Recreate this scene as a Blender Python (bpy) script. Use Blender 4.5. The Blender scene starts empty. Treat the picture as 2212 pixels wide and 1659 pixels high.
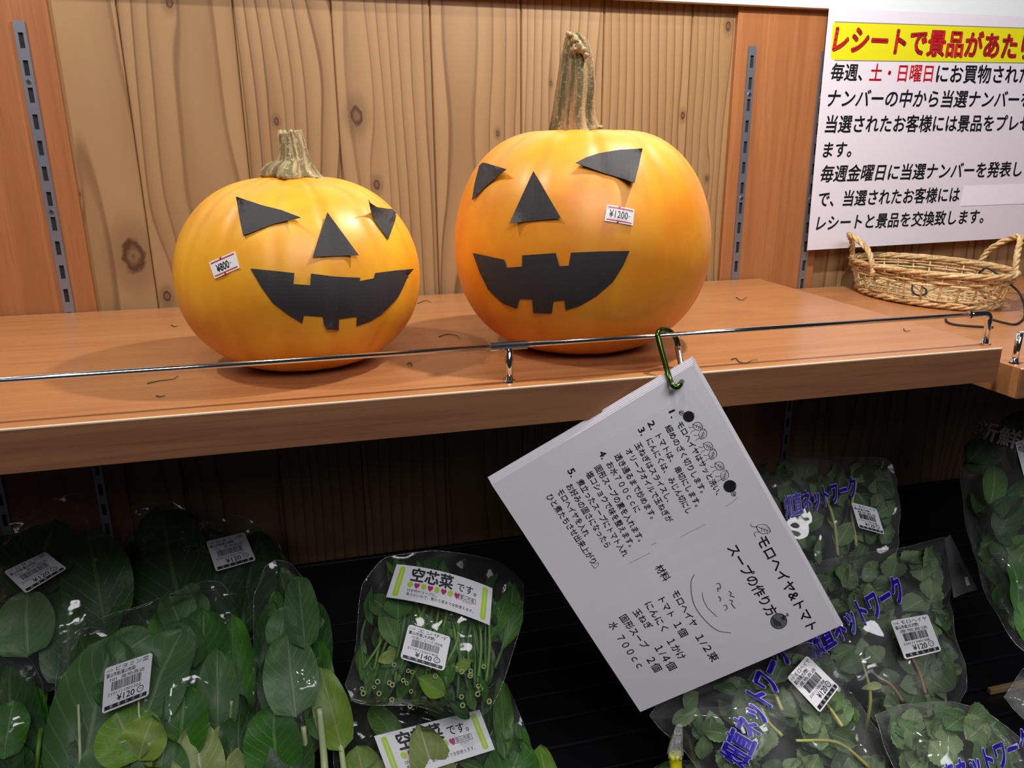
import bpy, bmesh, math, random
import numpy as np
from mathutils import Vector, Matrix, noise
from mathutils.bvhtree import BVHTree
from mathutils.geometry import delaunay_2d_cdt
random.seed(7)
scene = bpy.context.scene
# ------------------------------------------------------------------ camera
CX, CY = 1106.0, 829.5
FOC = 1629.66
CAM = np.array([0.0, 0.0, 1.35])
_X = np.array([6594., -529., FOC]); _X /= np.linalg.norm(_X)
_D = np.array([40., 5519., FOC]); _D -= _X * (_D @ _X); _D /= np.linalg.norm(_D)
_Y = np.cross(_D, _X)
if _Y[2] < 0: _Y = -_Y
M = np.array([_X, _Y, -_D])
cam_d = bpy.data.cameras.new('camera'); cam = bpy.data.objects.new('camera', cam_d)
scene.collection.objects.link(cam); scene.camera = cam
cam_d.sensor_width = 36.0; cam_d.lens = FOC / 2212 * 36; cam_d.clip_start = .01
_r = M @ np.array([1, 0, 0.]); _u = M @ np.array([0, -1., 0]); _b = -(M @ np.array([0, 0, 1.]))
cam.matrix_world = Matrix(((_r[0], _u[0], _b[0], CAM[0]), (_r[1], _u[1], _b[1], CAM[1]), (_r[2], _u[2], _b[2], CAM[2]), (0, 0, 0, 1)))
scene.view_settings.view_transform = 'Standard'; scene.view_settings.look = 'None'
scene.view_settings.exposure = 0.0; scene.view_settings.gamma = 1.0; scene.view_settings.use_curve_mapping = False
scene.cycles.transparent_max_bounces = 32
scene.cycles.max_bounces = 8
scene.cycles.caustics_reflective = False; scene.cycles.caustics_refractive = False
# ------------------------------------------------------------------ world and lights
world = bpy.data.worlds.new('world'); scene.world = world; world.use_nodes = True
world.node_tree.nodes['Background'].inputs[0].default_value = (.86, .90, 1.0, 1)
world.node_tree.nodes['Background'].inputs[1].default_value = 0.022
ZS = 1.35 - .1352        # top of the display shelf
WALL = .8
def lamp(name, kind, loc, energy, color, size=.02, aim=None, size_y=None, spot=None, blend=.4):
    l = bpy.data.lights.new(name, kind); l.energy = energy; l.color = color
    if kind == 'AREA':
        l.shape = 'RECTANGLE'; l.size = size; l.size_y = size_y or size
    else: l.shadow_soft_size = size
    if kind == 'SPOT': l.spot_size = math.radians(spot); l.spot_blend = blend
    o = bpy.data.objects.new(name, l); scene.collection.objects.link(o); o.location = loc
    if aim is not None: o.rotation_euler = (Vector(aim) - Vector(loc)).to_track_quat('-Z', 'Y').to_euler()
    return o
lamp('canopy_lamp', 'POINT', (.36, .46, ZS + .53), 13, (1, .95, .86), .012)
lamp('canopy_lamp', 'POINT', (-.36, .46, ZS + .72), 11, (1, .95, .86), .014)
lamp('ceiling_lamp', 'AREA', (.25, -.85, ZS + 1.2), 16, (.98, .95, 1.0), 1.2, (.25, .45, ZS - .1), .5)
lamp('ceiling_spot', 'POINT', (-.15, .02, ZS + 1.25), 9, (1, .97, .9), .03)
lamp('front_fill', 'AREA', (-.3, -2.9, ZS + 1.75), 6, (.98, .95, 1.0), 1.6, (.2, .45, ZS - .1), .6)  # added frontal fill to brighten the hanging card, not a known lamp
# ------------------------------------------------------------------ helpers
def ray(px, py): return M @ np.array([px - CX, py - CY, FOC])
def at(px, py, ax, v):
    r = ray(px, py); return CAM + r * ((v - CAM[ax]) / r[ax])
def depth_pt(px, py, d): return CAM + ray(px, py) / FOC * d
def proj(P):
    c = (np.asarray(P, float) - CAM) @ M
    return np.stack([CX + FOC * c[..., 0] / c[..., 2], CY + FOC * c[..., 1] / c[..., 2]], -1)
def on_plane(p, o, n):
    p = np.atleast_2d(p).astype(float)
    R = np.stack([p[:, 0] - CX, p[:, 1] - CY, np.full(len(p), FOC)], -1) @ M.T
    t = ((o - CAM) @ n) / (R @ n)
    return CAM + R * t[:, None]
def unit(v): v = np.asarray(v, float); return v / np.linalg.norm(v)
def lin(r, g, b):
    f = lambda c: (c / 255 / 12.92) if c / 255 <= .04045 else ((c / 255 + .055) / 1.055) ** 2.4
    return (f(r), f(g), f(b), 1)
def mesh_obj(name, V, F, mats, parent=None, smooth=False, midx=None, uv=None):
    me = bpy.data.meshes.new(name)
    me.from_pydata([tuple(map(float, v)) for v in V], [], [tuple(int(i) for i in f) for f in F])
    if not isinstance(mats, (list, tuple)): mats = [mats]
    for m in mats: me.materials.append(m)
    if midx is not None: me.polygons.foreach_set('material_index', midx)
    if smooth: me.polygons.foreach_set('use_smooth', [True] * len(me.polygons))
    if uv is not None:
        l = me.uv_layers.new(name='uv')
        li = np.zeros(len(me.loops), int); me.loops.foreach_get('vertex_index', li)
        l.data.foreach_set('uv', np.asarray(uv, float)[li].ravel())
    me.update()
    o = bpy.data.objects.new(name, me); scene.collection.objects.link(o)
    if parent is not None: attach(o, parent)
    return o
def attach(o, parent):
    o.parent = parent
    if parent.type == 'EMPTY' or parent.location.length > 0:
        o.matrix_parent_inverse = Matrix.Translation(Vector(parent.location)).inverted() if not parent.parent else Matrix.Identity(4)
def thing(name, label, cat, loc=(0, 0, 0), group=None):
    o = bpy.data.objects.new(name, None); scene.collection.objects.link(o); o.location = loc
    o.empty_display_size = .02; o['label'] = label; o['category'] = cat
    if group: o['group'] = group
    return o
def tag(o, label, cat, group=None):
    o['label'] = label; o['category'] = cat
    if group: o['group'] = group
    return o
def structure(o): o['kind'] = 'structure'; return o
def box(x0, x1, y0, y1, z0, z1, b=0.0):
    if b <= 0:
        V = [(x, y, z) for x in (x0, x1) for y in (y0, y1) for z in (z0, z1)]
        F = [(0, 1, 3, 2), (4, 6, 7, 5), (0, 4, 5, 1), (2, 3, 7, 6), (0, 2, 6, 4), (1, 5, 7, 3)]
        return V, F
    bm = bmesh.new(); bmesh.ops.create_cube(bm, size=1)
    for v in bm.verts:
        v.co = Vector(((x0 + x1) / 2 + v.co.x * (x1 - x0), (y0 + y1) / 2 + v.co.y * (y1 - y0), (z0 + z1) / 2 + v.co.z * (z1 - z0)))
    bmesh.ops.bevel(bm, geom=bm.edges[:], offset=b, segments=2, profile=.5, affect='EDGES')
    bm.verts.index_update(); V = [tuple(v.co) for v in bm.verts]; F = [[v.index for v in f.verts] for f in bm.faces]; bm.free()
    return V, F
class Geo:
    def __init__(s): s.V = []; s.F = []; s.m = []; s.uv = []
    def add(s, V, F, mi=0, uv=None):
        o = len(s.V); s.V += [tuple(v) for v in V]; s.F += [[i + o for i in f] for f in F]; s.m += [mi] * len(F)
        s.uv += [tuple(u) for u in uv] if uv is not None else [(0, 0)] * len(V)
        return s
    def build(s, name, mats, parent=None, smooth=False):
        return mesh_obj(name, s.V, s.F, mats, parent, smooth, s.m, s.uv)
def spline(pts, n):
    pts = np.asarray(pts, float); k = len(pts)
    if k < 3:
        t = np.linspace(0, 1, n)[:, None]; return pts[0] * (1 - t) + pts[-1] * t
    P = np.vstack([2 * pts[0] - pts[1], pts, 2 * pts[-1] - pts[-2]]); out = []
    for t in np.linspace(0, k - 1 - 1e-9, n):
        i = int(t); f = t - i; a, b, c, d = P[i], P[i + 1], P[i + 2], P[i + 3]
        out.append(.5 * ((2 * b) + (-a + c) * f + (2 * a - 5 * b + 4 * c - d) * f * f + (-a + 3 * b - 3 * c + d) * f ** 3))
    return np.array(out)
def tube(path, rad, k=8, caps=True, prof=None, closed=False):
    path = np.asarray(path, float); n = len(path)
    rad = np.full(n, rad) if np.isscalar(rad) else np.asarray(rad, float)
    T = np.gradient(path, axis=0)
    if closed: T = np.roll(path, -1, 0) - np.roll(path, 1, 0)
    T /= np.linalg.norm(T, axis=1)[:, None] + 1e-12
    up = np.array([0, 0, 1.]) if abs(T[0][2]) < .9 else np.array([1., 0, 0])
    V = []; uv = []; a = np.cross(T[0], up); a = unit(a)
    for i in range(n):
        a = a - T[i] * (a @ T[i]); a = unit(a); b = np.cross(T[i], a)
        for j in range(k):
            th = 2 * math.pi * j / k; r = rad[i] * (prof(th, i / (n - 1)) if prof else 1)
            V.append(path[i] + (a * math.cos(th) + b * math.sin(th)) * r); uv.append((j / k, i / (n - 1)))
    F = []
    for i in range(n if closed else n - 1):
        for j in range(k):
            i2 = (i + 1) % n
            F.append([i * k + j, i * k + (j + 1) % k, i2 * k + (j + 1) % k, i2 * k + j])
    if caps and not closed: F.append(list(range(k))[::-1]); F.append([(n - 1) * k + j for j in range(k)])
    return V, F, uv
# ------------------------------------------------------------------ materials
def link_in(nt, sock, v):
    if isinstance(v, bpy.types.NodeSocket): nt.links.new(v, sock)
    else: sock.default_value = v
class N:
    def __init__(s, name):
        s.mat = bpy.data.materials.new(name); s.mat.use_nodes = True; s.nt = s.mat.node_tree
        s.b = s.nt.nodes['Principled BSDF']; s.out = s.nt.nodes['Material Output']
    def node(s, t): return s.nt.nodes.new(t)
    def m(s, op, a, b=0., c=0.):
        n = s.node('ShaderNodeMath'); n.operation = op
        for i, v in enumerate((a, b, c)): link_in(s.nt, n.inputs[i], v)
        return n.outputs[0]
    def add(s, a, b): return s.m('ADD', a, b)
    def sub(s, a, b): return s.m('SUBTRACT', a, b)
    def mul(s, a, b): return s.m('MULTIPLY', a, b)
    def sm(s, v, lo, hi):
        n = s.node('ShaderNodeMapRange'); n.interpolation_type = 'SMOOTHSTEP'
        link_in(s.nt, n.inputs[0], v); n.inputs[1].default_value = lo; n.inputs[2].default_value = hi
        return n.outputs[0]
    def xyz(s, kind='Object'):
        t = s.node('ShaderNodeTexCoord'); q = s.node('ShaderNodeSeparateXYZ'); s.nt.links.new(t.outputs[kind], q.inputs[0])
        return q.outputs[0], q.outputs[1], q.outputs[2]
    def vec(s, x, y, z):
        q = s.node('ShaderNodeCombineXYZ')
        for i, v in enumerate((x, y, z)): link_in(s.nt, q.inputs[i], v)
        return q.outputs[0]
    def noise(s, v, sc=1., det=2., rough=.5):
        n = s.node('ShaderNodeTexNoise'); n.inputs['Scale'].default_value = sc; n.inputs['Detail'].default_value = det
        n.inputs['Roughness'].default_value = rough
        if v is not None: s.nt.links.new(v, n.inputs['Vector'])
        return n.outputs[0]
    def mix(s, f, a, b):
        n = s.node('ShaderNodeMix'); n.data_type = 'RGBA'
        link_in(s.nt, n.inputs[0], f); link_in(s.nt, n.inputs[6], a); link_in(s.nt, n.inputs[7], b)
        return n.outputs[2]
    def bump(s, h, strength=.3, dist=.001):
        n = s.node('ShaderNodeBump'); n.inputs['Strength'].default_value = strength; n.inputs['Distance'].default_value = dist
        s.nt.links.new(h, n.inputs['Height']); return n.outputs[0]
    def set(s, **k):
        names = {'col': 'Base Color', 'rough': 'Roughness', 'metal': 'Metallic', 'norm': 'Normal', 'spec': 'Specular IOR Level',
                 'coat': 'Coat Weight', 'coatr': 'Coat Roughness', 'sss': 'Subsurface Weight', 'trans': 'Transmission Weight', 'sheen': 'Sheen Weight'}
        for a, v in k.items(): link_in(s.nt, s.b.inputs[names[a]], v)
        return s
def plain(name, col, rough=.5, **k):
    n = N(name); n.set(col=col, rough=rough, **k); return n.mat
def paper_mat(name, col, rough=.7, amp=.06):
    n = N(name); x, y, z = n.xyz()
    v = n.noise(n.vec(x, y, z), 900, 3)
    c = n.mix(v, tuple(a * (1 - amp) for a in col[:3]) + (1,), col)
    n.set(col=c, rough=rough, norm=n.bump(v, .12, .0004)); return n.mat
def plank_mat(i, xc, freq, knots, tint=1.0, depth=.05):
    n = N('cedar_plank'); x, y, z = n.xyz()
    sd = i * 7.31
    n1 = n.noise(n.vec(n.mul(x, 5.), sd, n.mul(z, 1.6)), 1, 1)
    n2 = n.noise(n.vec(n.mul(x, 28.), sd, n.mul(z, 5.5)), 1, 2)
    xx = n.add(n.sub(x, xc), n.add(n.mul(n.sub(n1, .5), .045), n.mul(n.sub(n2, .5), .006)))
    dark = 0.0; eye = None
    for (kx, kz, kr) in knots:
        dx = n.sub(x, kx); dz = n.mul(n.sub(z, kz), .62)
        d2 = n.add(n.mul(dx, dx), n.mul(dz, dz))
        w = n.mul(n.sub(z, kz), .16); e2 = n.add(n.mul(dx, dx), n.mul(w, w))
        infl = n.m('EXPONENT', n.mul(e2, -1 / (2.2 * kr) ** 2))
        xx = n.sub(xx, n.mul(n.mul(n.m('SUBTRACT', xx, n.sub(kx, xc)), .9), infl))
        d = n.add(n.m('SQRT', d2), n.mul(n.sub(n.noise(n.vec(x, sd, z), 160, 2), .5), kr * .5))
        k = n.sub(1., n.sm(d, kr * .55, kr * 1.0))
        ringk = n.mul(n.add(n.m('SINE', n.mul(d, 9 / kr)), 1.), .22)
        k2 = n.mul(k, n.sub(1.0, ringk))
        halo = n.mul(n.sub(1., n.sm(d, kr * .8, kr * 2.1)), .35)
        k2 = n.m('MAXIMUM', k2, halo)
        eye = k2 if eye is None else n.m('MAXIMUM', eye, k2)
    n3 = n.noise(n.vec(sd, 3.3, n.mul(z, 2.6)), 1, 1)
    dep = n.add(.012, n.mul(n3, depth))
    r = n.mul(n.m('SQRT', n.add(n.mul(xx, xx), n.mul(dep, dep))), freq)
    r = n.add(r, n.mul(n.noise(n.vec(n.mul(x, 60.), sd, n.mul(z, 4.)), 1, 2), .3))
    fr = n.m('FRACT', r)
    line = n.mul(n.m('MAXIMUM', n.sm(fr, .70, .90), n.mul(n.sm(fr, .2, .85), .4)), n.sub(1., n.sm(fr, .92, 1.0)))
    vary = n.noise(n.vec(n.mul(x, 30.), sd, n.mul(z, 2.)), 1, 2)
    line = n.mul(line, n.add(.25, n.mul(vary, .95)))
    fib = n.noise(n.vec(n.mul(x, 900.), n.mul(y, 300.), n.mul(z, 22.)), 1, 3, .7)
    tone = n.noise(n.vec(n.mul(x, 9.), sd, n.mul(z, 3.)), 1, 2)
    A = tuple(c * tint for c in (.34, .215, .108)) + (1,); B = tuple(c * tint for c in (.285, .17, .078)) + (1,)
    base = n.mix(n.sm(tone, .3, .7), A, B)
    base = n.mix(n.mul(fib, .3), base, (.33, .18, .07, 1))
    c = n.mix(n.m('MINIMUM', line, .85), base, (.125, .058, .022, 1))
    if eye is not None: c = n.mix(eye, c, (.075, .032, .016, 1))
    n.set(col=c, rough=n.add(.42, n.mul(line, .15)), norm=n.bump(n.add(n.mul(line, -.6), n.mul(fib, .3)), .25, .0006), spec=.35)
    return n.mat
def veneer_mat(name, c1, c2, c3, axis, rough=.4, freq=1.0, spec=.5):
    """printed wood laminate; axis = direction of the grain"""
    n = N(name); x, y, z = n.xyz()
    s = {'x': (3., 70., 70.), 'z': (60., 60., 2.5)}[axis]
    f = {'x': (18., 900., 900.), 'z': (700., 700., 16.)}[axis]
    a = n.noise(n.vec(n.mul(x, s[0] * freq), n.mul(y, s[1] * freq), n.mul(z, s[2] * freq)), 1, 3, .6)
    b = n.noise(n.vec(n.mul(x, f[0]), n.mul(y, f[1]), n.mul(z, f[2])), 1, 2, .6)
    w = n.noise(n.vec(n.mul(x, s[0] * .3), n.mul(y, s[1] * .35), n.mul(z, s[2] * .3)), 1, 1)
    st = n.m('FRACT', n.mul(n.add(a, w), 5.))
    st = n.mul(n.sm(st, .5, .95), n.sub(1., n.sm(st, .95, 1.)))
    c = n.mix(n.sm(a, .3, .7), c1, c2)
    c = n.mix(n.mul(n.sm(b, .52, .75), .45), c, c3)
    c = n.mix(n.mul(st, .28), c, c3)
    n.set(col=c, rough=rough, norm=n.bump(b, .05, .0003), spec=spec)
    return n.mat
PIL = veneer_mat('laminate_upright', (.36, .145, .052, 1), (.30, .112, .038, 1), (.22, .075, .024, 1), 'z', .42)
SHF = veneer_mat('laminate_shelf', (.47, .205, .078, 1), (.41, .17, .062, 1), (.30, .112, .038, 1), 'x', .3)
EDG = veneer_mat('laminate_edge_shaded', (.28, .125, .055, 1), (.22, .092, .038, 1), (.14, .052, .021, 1), 'x', .5, .8)  # shade of the shelf's front face is put into this darker colour
EDGE_GLINT = plain('edge_glint', (.80, .60, .42, 1), .35)  # pale colour paints the highlight along the shelf's top front edge
CHROME = plain('chrome', (.72, .72, .74, 1), .12, metal=1.)
STEEL = plain('zinc_steel', (.36, .38, .46, 1), .38, metal=.85)
SCREW = plain('screw_steel', (.6, .6, .62, 1), .25, metal=1.)
SLOT_SHADE = plain('slot_shade', (.01, .009, .009, 1), .8)  # near-black colour stands in for shade inside rail and screw slots
FASC = plain('white_fascia', lin(214, 222, 226), .45)
BLACKP = N('black_plastic'); _x, _y, _z = BLACKP.xyz()
BLACKP.set(col=(.006, .006, .008, 1), rough=.38, norm=BLACKP.bump(BLACKP.noise(BLACKP.vec(_x, _y, _z), 700, 2), .15, .0005)); BLACKP = BLACKP.mat
INK = plain('black_ink', (.012, .014, .018, 1), .55)
PENCIL = plain('grey_pencil', (.16, .16, .17, 1), .7)
RED = plain('red_ink', lin(206, 34, 44), .5)
YEL = plain('yellow_ink', lin(212, 208, 22), .5)
BLUE = plain('blue_ink', lin(34, 18, 150), .4)
HALO = plain('pale_blue_outline', lin(172, 170, 228), .45)
GREEN_INK = plain('lime_ink', lin(176, 212, 50), .5)
PINK_INK = plain('magenta_ink', lin(180, 28, 110), .5)
PAPER = paper_mat('white_paper', (.90, .87, .91, 1), .6)
POST = paper_mat('laminated_paper', (.70, .67, .76, 1), .35)
PATCHP = paper_mat('paper_patch', (.84, .81, .93, 1), .4)
STICK = paper_mat('sticker_paper', (.78, .79, .83, 1), .35)
STICKW = paper_mat('price_sticker_paper', (.86, .84, .84, 1), .45)
BPAPER = paper_mat('black_paper', (.034, .030, .033, 1), .7, .4)
CARAB = plain('green_anodised', (.05, .105, .018, 1), .22, metal=.9)
GATE = plain('brushed_aluminium', (.7, .7, .7, 1), .25, metal=1.)
CORD = plain('black_cord', (.012, .012, .014, 1), .8)
TAPE = plain('yellow_tape', lin(236, 226, 30), .35)
SCRAP = plain('dry_greens', (.09, .11, .03, 1), .8)
GOLD = plain('tan_edge', (.30, .20, .09, 1), .4)
# ------------------------------------------------------------------ sheets, lettering
_font = bpy.data.curves.new('lettering_font', 'FONT'); _fobj = bpy.data.objects.new('lettering_font', _font)
_font.resolution_u = 3; _font.size = 1.0
_tc = {}
def glyphs(s, bold=0., shear=0.):
    k = (s, bold, shear)
    if k not in _tc:
        _font.body = s; _font.shear = shear
        me = bpy.data.meshes.new_from_object(_fobj)
        V = np.zeros(len(me.vertices) * 3); me.vertices.foreach_get('co', V); V = V.reshape(-1, 3)[:, :2].copy()
        F = [list(p.vertices) for p in me.polygons]; bpy.data.meshes.remove(me)
        if bold > 0 and len(V):
            n = 8 if bold > .035 else 4; VV = []; FF = []
            for q in range(n):
                a = 2 * math.pi * q / n + .3; VV.append(V + np.array([math.cos(a), math.sin(a)]) * bold); FF += [[i + q * len(V) for i in f] for f in F]
            V = np.vstack(VV); F = FF
        _tc[k] = (V, F)
    V, F = _tc[k]; return V.copy(), F
class Sheet:
    """a quad of paper in space, TL TR BR BL, optionally bent along its normal"""
    def __init__(s, c, bend=None):
        s.c = [np.array(p, float) for p in c]
        s.Lu = (np.linalg.norm(s.c[1] - s.c[0]) + np.linalg.norm(s.c[2] - s.c[3])) / 2
        s.Lv = (np.linalg.norm(s.c[3] - s.c[0]) + np.linalg.norm(s.c[2] - s.c[1])) / 2
        s.n = unit(np.cross(s.c[3] - s.c[0], s.c[1] - s.c[0]))
        if s.n @ (CAM - s.c[0]) < 0: s.n = -s.n
        s.bend = bend
    def P(s, uv, off=0.):
        uv = np.atleast_2d(uv); u = uv[:, :1]; v = uv[:, 1:2]
        p = s.c[0] * (1 - u) * (1 - v) + s.c[1] * u * (1 - v) + s.c[2] * u * v + s.c[3] * (1 - u) * v
        h = off + (s.bend(u, v) if s.bend else 0)
        return p + s.n * h
    def inv(s, px):
        px = np.atleast_2d(px).astype(float); uv = np.full((len(px), 2), .5)
        for _ in range(14):
            q = proj(s.P(uv)); e = 1e-4
            a = (proj(s.P(uv + [e, 0])) - q) / e; b = (proj(s.P(uv + [0, e])) - q) / e
            d = px - q; det = a[:, 0] * b[:, 1] - a[:, 1] * b[:, 0]
            uv = uv + np.stack([(d[:, 0] * b[:, 1] - d[:, 1] * b[:, 0]) / det, (a[:, 0] * d[:, 1] - a[:, 1] * d[:, 0]) / det], -1)
        return uv
    def mesh(s, name, mat, parent=None, nu=8, nv=8, rad=0., thick=.0003, off=0.):
        if rad > 0:
            ru, rv = rad / s.Lu, rad / s.Lv; pts = []
            for cx, cy, a0 in ((1 - ru, rv, -90), (1 - ru, 1 - rv, 0), (ru, 1 - rv, 90), (ru, rv, 180)):
                for k in range(5):
                    a = math.radians(a0 + 22.5 * k); pts.append((cx + ru * math.cos(a), cy + rv * math.sin(a)))
            V = np.vstack([s.P(pts, off), s.P([(.5, .5)], off)]); n = len(pts)
            F = [(i, (i + 1) % n, n) for i in range(n)]
        else:
            uv = [(i / nu, j / nv) for j in range(nv + 1) for i in range(nu + 1)]
            V = s.P(uv, off); F = [(j * (nu + 1) + i, j * (nu + 1) + i + 1, (j + 1) * (nu + 1) + i + 1, (j + 1) * (nu + 1) + i) for j in range(nv) for i in range(nu)]
        o = mesh_obj(name, V, F, mat, parent)
        md = o.modifiers.new('thickness', 'SOLIDIFY'); md.thickness = thick; md.offset = 0
        return o
class Print(Geo):
    """lettering and marks collected on a sheet"""
    def __init__(s, sheet): super().__init__(); s.s = sheet
    def text(s, txt, uv0, uv1, h, mi=0, off=.0004, bold=0., shear=0.):
        V, F = glyphs(txt, bold, shear)
        if len(V) == 0: return
        x0, x1 = V[:, 0].min(), V[:, 0].max(); x = (V[:, 0] - x0) / (x1 - x0); y = V[:, 1] - .33
        L = np.array([s.s.Lu, s.s.Lv]); a = np.array(uv0) * L; b = np.array(uv1) * L; d = b - a
        up = np.array([d[1], -d[0]]) / np.linalg.norm(d)
        p = a + x[:, None] * d + y[:, None] * h * up
        s.add(s.s.P(p / L, off), F, mi)
    def text_px(s, txt, p0, p1, hpx, mi=0, off=.0004, bold=0., shear=0.):
        uv = s.s.inv([p0, p1]); L = np.array([s.s.Lu, s.s.Lv])
        k = np.linalg.norm((uv[1] - uv[0]) * L) / math.dist(p0, p1)
        s.text(txt, uv[0], uv[1], hpx * k, mi, off, bold, shear)
    def poly(s, uv, mi=0, off=.00035): s.add(s.s.P(uv, off), [list(range(len(uv)))], mi)
    def rect(s, u0, v0, u1, v1, mi=0, off=.00035): s.poly([(u0, v0), (u1, v0), (u1, v1), (u0, v1)], mi, off)
    def stroke(s, uv, w, mi=0, off=.0004, closed=False):
        L = np.array([s.s.Lu, s.s.Lv]); p = np.array(uv) * L
        if closed: p = np.vstack([p, p[:1]])
        T = np.gradient(p, axis=0); T /= np.linalg.norm(T, axis=1)[:, None] + 1e-12
        nn = np.stack([-T[:, 1], T[:, 0]], -1) * w / 2
        V = np.vstack([p + nn, p - nn]) / L; n = len(p)
        s.add(s.s.P(V, off), [[i, i + 1, n + i + 1, n + i] for i in range(n - 1)], mi)
    def stroke_px(s, pts, wpx, mi=0, n=16, closed=False, off=.0004):
        q = spline(pts, n) if n else np.array(pts); uv = s.s.inv(q)
        L = np.array([s.s.Lu, s.s.Lv]); k = np.linalg.norm((uv[1] - uv[0]) * L) / (math.dist(q[0], q[1]) + 1e-9)
        s.stroke(uv, wpx * k, mi, off, closed)
    def disc_px(s, c, r, mi=0, off=.0004, sq=1., ang=0.):
        q = [(c[0] + r * math.cos(a) * math.cos(ang) - r * sq * math.sin(a) * math.sin(ang), c[1] + r * math.cos(a) * math.sin(ang) + r * sq * math.sin(a) * math.cos(ang)) for a in np.linspace(0, 2 * math.pi, 20, endpoint=False)]
        s.poly(s.s.inv(q), mi, off)
# ================================================================== THE SETTING
Z = lambda z: 1.35 + z
wall = mesh_obj('wall_back', *box(-.75, 1.45, WALL + .013, WALL + .04, 0, Z(.36)), plain('wall_backing', (.05, .03, .02, 1), .8)); structure(wall)
seams = [-.42, -.325, -.235, -.154, -.056, .032, .126, .218, .307, .407, .502, .6295, .7263, .8226, .92, 1.017, 1.114, 1.211, 1.31]
def wk(px, py, r): p = at(px, py, 1, WALL); return (p[0], p[2], r)
knots = {}
for kn in [wk(288, 553, .0150), wk(361, 640, .005), wk(366, 5, .0045), wk(597, 262, .0032), wk(770, 250, .0085), wk(814, 399, .0045), wk(1075, 288, .0028), wk(1190, 180, .002),
           wk(1475, 250, .0036), wk(1527, 386, .0026), wk(1573, 57, .0045), wk(1905, 1010, .004), wk(1960, 1000, .004), wk(170, 420, .002)]:
    knots.setdefault(max(i for i in range(len(seams)) if seams[i] <= kn[0]), []).append(kn)
cfg = {3: (-.085, 118, 1.0, .085), 4: (.06, 150, .97, .10), 5: (.155, 95, .98, .02), 6: (.155, 140, 1.0, .05), 7: (.32, 150, .96, .03), 8: (.20, 130, 1.02, .09), 9: (.37, 150, .98, .05), 2: (-.19, 110, 1.03, .05)}
for i in range(len(seams) - 1):
    xc, fq, ti, dp = cfg.get(i, ((seams[i] + seams[i + 1]) / 2 + .03 * math.sin(i * 2.1), 120 + 20 * math.sin(i), 1.0, .06))
    fq *= .85
    a, b = seams[i] + .0002, seams[i + 1] - .0002; g = .0020
    prof = [(a, WALL + .012), (a, WALL + g * .8), (a + g * .6, WALL), (b - g * .6, WALL), (b, WALL + g * .8), (b, WALL + .012)]
    V = [(x, y, z) for z in (.6, Z(.35)) for x, y in prof]; F = [[j, j + 1, j + 7, j + 6] for j in range(5)] + [[5, 0, 6, 11], [5, 4, 3, 2, 1, 0], [6, 7, 8, 9, 10, 11]]
    mesh_obj('plank', V, F, plank_mat(i, xc, fq, knots.get(i, []), ti, dp), wall)
structure(mesh_obj('trim_1', *box(-.75, -.2075, WALL - .006, WALL + .0118, .6, Z(.35), .0006), PIL))
structure(mesh_obj('trim_2', *box(.457, .582, WALL - .006, WALL + .0118, .6, Z(.35), .0006), PIL))
structure(mesh_obj('trim_3', *box(-.75, 1.45, .785, WALL - .0065, Z(.1563), Z(.35), .001), FASC))
structure(mesh_obj('floor', [(-1.6, -1.6, 0), (2.2, -1.6, 0), (2.2, .9, 0), (-1.6, .9, 0)], [(0, 1, 2, 3)], plain('floor_vinyl', (.25, .23, .2, 1), .5)))
# ------------------------------------------------------------------ slotted rails on the uprights
def slotted_rail(x, ztop, label, nslot=27):
    t = thing('slotted_rail', label, 'shelf rail', (x, WALL - .006, Z(ztop)), 'slotted rails on the wooden uprights')
    w, sw, p, sl, y0, y1 = .0046, .0020, .0222, .0125, WALL - .0085, WALL - .0062
    g = Geo(); z1 = Z(ztop); z0 = z1 - .015 - p * nslot
    bx = lambda *a: g.add(*box(*a))
    bx(x - w, x - sw, y0, y1, z0, z1); bx(x + sw, x + w, y0, y1, z0, z1)
    zc = z1 - .0155; bx(x - sw, x + sw, y0, y1, zc + sl / 2, z1); mids = []
    for k in range(nslot):
        nz = zc - p
        if k < nslot - 1: bx(x - sw, x + sw, y0, y1, nz + sl / 2, zc - sl / 2); mids.append((zc + nz) / 2)
        else: bx(x - sw, x + sw, y0, y1, z0, zc - sl / 2)
        zc = nz
    g.build('body', STEEL, t)
    mesh_obj('shade_plate', *box(x - sw, x + sw, y1 - .0006, y1 - .0001, z0 + .002, z1 - .004), SLOT_SHADE, t)  # dark plate put in for the shade seen through the slots
    for k in (1, 6, 11, 16, 21):
        if k < len(mids):
            V, F, uv = tube([(x, y0 - .0009, mids[k]), (x, y0 + .001, mids[k])], .0019, 10)
            s = mesh_obj('screw', V, F, SCREW, t)
            mesh_obj('screw_slot', *box(x - .0013, x + .0013, y0 - .00115, y0 - .0008, mids[k] - .0003, mids[k] + .0003), SLOT_SHADE, s)
    return t
slotted_rail(-.2307, .1185, 'grey slotted metal rail on the left wooden upright behind the smaller pumpkin')
slotted_rail(-.3212, .1185, 'grey slotted metal rail at the far left below the shelf')
slotted_rail(.4757, .1175, 'grey slotted metal rail to the right of the larger pumpkin')
slotted_rail(.5665, .115, 'grey slotted metal rail along the left edge of the white notice')
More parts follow.
